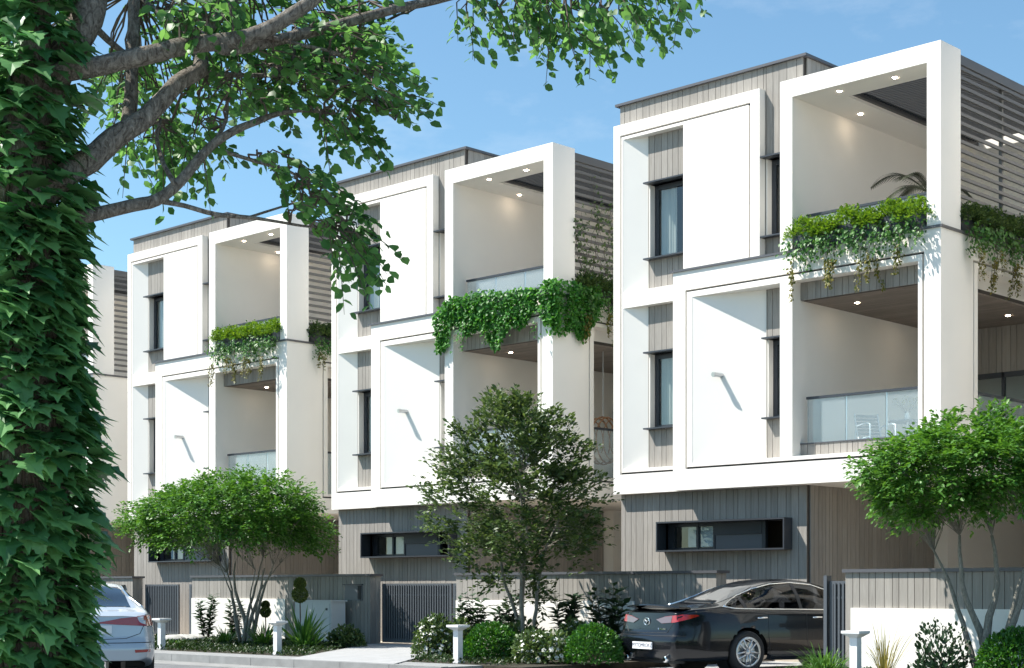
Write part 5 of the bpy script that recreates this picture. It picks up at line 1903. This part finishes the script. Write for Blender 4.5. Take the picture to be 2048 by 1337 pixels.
    # wheels
    for wy in WR:
        for sgn in (1, -1):
            wx = .80 * sgn
            wr = MB().lathe([(.245, -.10), (.30, -.108), (.325, -.085), (.335, -.04), (.335, .04), (.325, .085), (.30, .108), (.245, .10)], 40, (wx, wy, R_T), 'x').build('wheel', M['tyre'], root, smooth=True)
            o_ = wx + sgn * .092
            rm = MB()
            rm.lathe([(.205, 0), (.238, .012 * sgn), (.240, -.02 * sgn), (.232, -.12 * sgn), (.20, -.13 * sgn)], 40, (o_, wy, R_T), 'x')
            ro = rm.build('rim', M['rim'], wr, smooth=True)
            for k in range(10):
                pair = (k // 2) * 2 * math.pi / 5 + R(90)
                a0 = pair + (R(8) if k % 2 else -R(8))
                a1 = pair + (R(24) if k % 2 else -R(24))
                p0 = Vector((o_ + .004 * sgn, wy + .045 * math.cos(a0), R_T + .045 * math.sin(a0)))
                p1 = Vector((o_ - .006 * sgn, wy + .215 * math.cos(a1), R_T + .215 * math.sin(a1)))
                MB().tube([p0, p0.lerp(p1, .5), p1], [.019, .016, .017], 6).build('spoke', M['rim'], wr, smooth=True)
            MB().lathe([(0, .018 * sgn), (.05, .014 * sgn), (.058, -.01 * sgn), (.05, -.03 * sgn)], 20, (o_, wy, R_T), 'x').build('hub', M['rim'], wr, smooth=True)
            MB().lathe([(0, 0), (.16, 0), (.165, -.02 * sgn)], 28, (o_ - .06 * sgn, wy, R_T), 'x').build('brake_disc', M['steel'], wr)
            MB().lathe([(0, 0), (.37, 0), (.383, .02 * sgn), (.383, .30 * sgn)], 30, (sgn * .50, wy, R_T), 'x').build('arch_liner', M['plastic'], root)
    return root

SEDAN_A = dict(ext=.28,
    top=[(0, .93), (.06, 1.005), (.25, 1.03), (.50, 1.06), (.75, 1.12), (1.05, 1.235), (1.40, 1.375), (1.75, 1.46), (2.15, 1.49), (2.55, 1.46), (2.9, 1.36), (3.25, 1.20), (3.55, 1.03), (3.75, .975), (4.1, .92), (4.4, .835), (4.62, .70), (4.72, .62)],
    roofw=[(0, .62), (.5, .62), (1.0, .56), (1.5, .545), (2.2, .55), (2.8, .58), (3.3, .66), (3.6, .72), (4.72, .5)],
    wheels=(1.0, 3.74),
    sidewin=[(.62, 1.045), (.80, 1.115), (1.05, 1.215), (1.35, 1.32), (1.7, 1.395), (2.1, 1.42), (2.5, 1.39), (2.8, 1.305), (3.1, 1.17), (3.38, 1.02), (3.42, .985), (2.6, .985), (1.6, 1.0), (1.0, 1.008), (.80, 1.015)],
    rearwin=[(-.50, .62), (.50, .62), (.50, 1.2), (.44, 1.42), (-.44, 1.42), (-.50, 1.2)],
    frontwin=[(-.55, 2.75), (.55, 2.75), (.66, 3.5), (-.66, 3.5)],
    pillars=(1.02, 2.12), handles=(1.30, 2.42), doors=((1.42, 0), (2.20, 0), (3.25, 0)),
    lamp=[(-14, .845), (8, .895), (42, .925), (66, .92), (70, .905), (50, .855), (30, .805), (0, .785)],
    lamp2=[(-14, .843), (6, .888), (24, .902), (22, .80), (0, .788)],
    plate='MYTOMROKZ', plate_z=.44, emblem_z=.81,
    boot=[(-.66, .93), (-.62, .76), (-.52, .645), (0, .635), (.52, .645), (.62, .76), (.66, .93)],
    spoiler=True, trim=M['chrome'])
SEDAN_B = dict(bot=[(0, .36), (.3, .30), (.7, .22), (2.4, .19), (4.0, .20), (4.4, .22), (4.72, .28)], exhaust=False,
    top=[(0, .93), (.06, 1.0), (.25, 1.03), (.42, 1.06), (.70, 1.14), (1.05, 1.27), (1.40, 1.37), (1.75, 1.425), (2.15, 1.44), (2.55, 1.42), (2.9, 1.335), (3.25, 1.19), (3.55, 1.03), (3.75, .975), (4.1, .92), (4.4, .835), (4.62, .70), (4.72, .62)],
    roofw=[(0, .62), (.5, .60), (1.0, .56), (1.5, .545), (2.2, .55), (2.8, .58), (3.3, .66), (3.6, .72), (4.72, .5)],
    wheels=(1.0, 3.74),
    sidewin=[(.75, 1.075), (1.05, 1.22), (1.35, 1.315), (1.7, 1.365), (2.1, 1.38), (2.5, 1.36), (2.8, 1.29), (3.1, 1.17), (3.38, 1.02), (3.42, .985), (2.6, .985), (1.6, 1.0), (1.0, 1.01)],
    rearwin=[(-.56, .50), (.56, .50), (.52, 1.2), (.46, 1.42), (-.46, 1.42), (-.52, 1.2)],
    frontwin=[(-.55, 2.75), (.55, 2.75), (.66, 3.5), (-.66, 3.5)],
    pillars=(1.1, 2.12), handles=(1.30, 2.42), doors=((1.42, 0), (2.20, 0), (3.25, 0)),
    lamp=[(-34, .865), (0, .93), (45, .97), (66, .96), (66, .83), (40, .82), (0, .84)],
    reflector=[(.56, .50), (.78, .505), (.78, .47), (.57, .46)],
    plate='', plate_z=.78,
    boot=[(-.70, .84), (-.64, .72), (-.45, .655), (0, .64), (.45, .655), (.64, .72), (.70, .84)],
    trim=M['chrome'])
build_car('parked_car', (-15.74, 19.45, 0.012), R(-16), M['paint_black'], 'glossy black saloon car backed out of the driveway, rear end towards the street', SEDAN_A)
wc = at_depth(184, 1300, 21.6)
build_car('parked_car', (wc.x, wc.y, 0.0), math.atan2(.855, .519) + R(4), M['paint_white'], 'silvery white saloon car seen from behind beside the ivy-covered trunk', SEDAN_B)
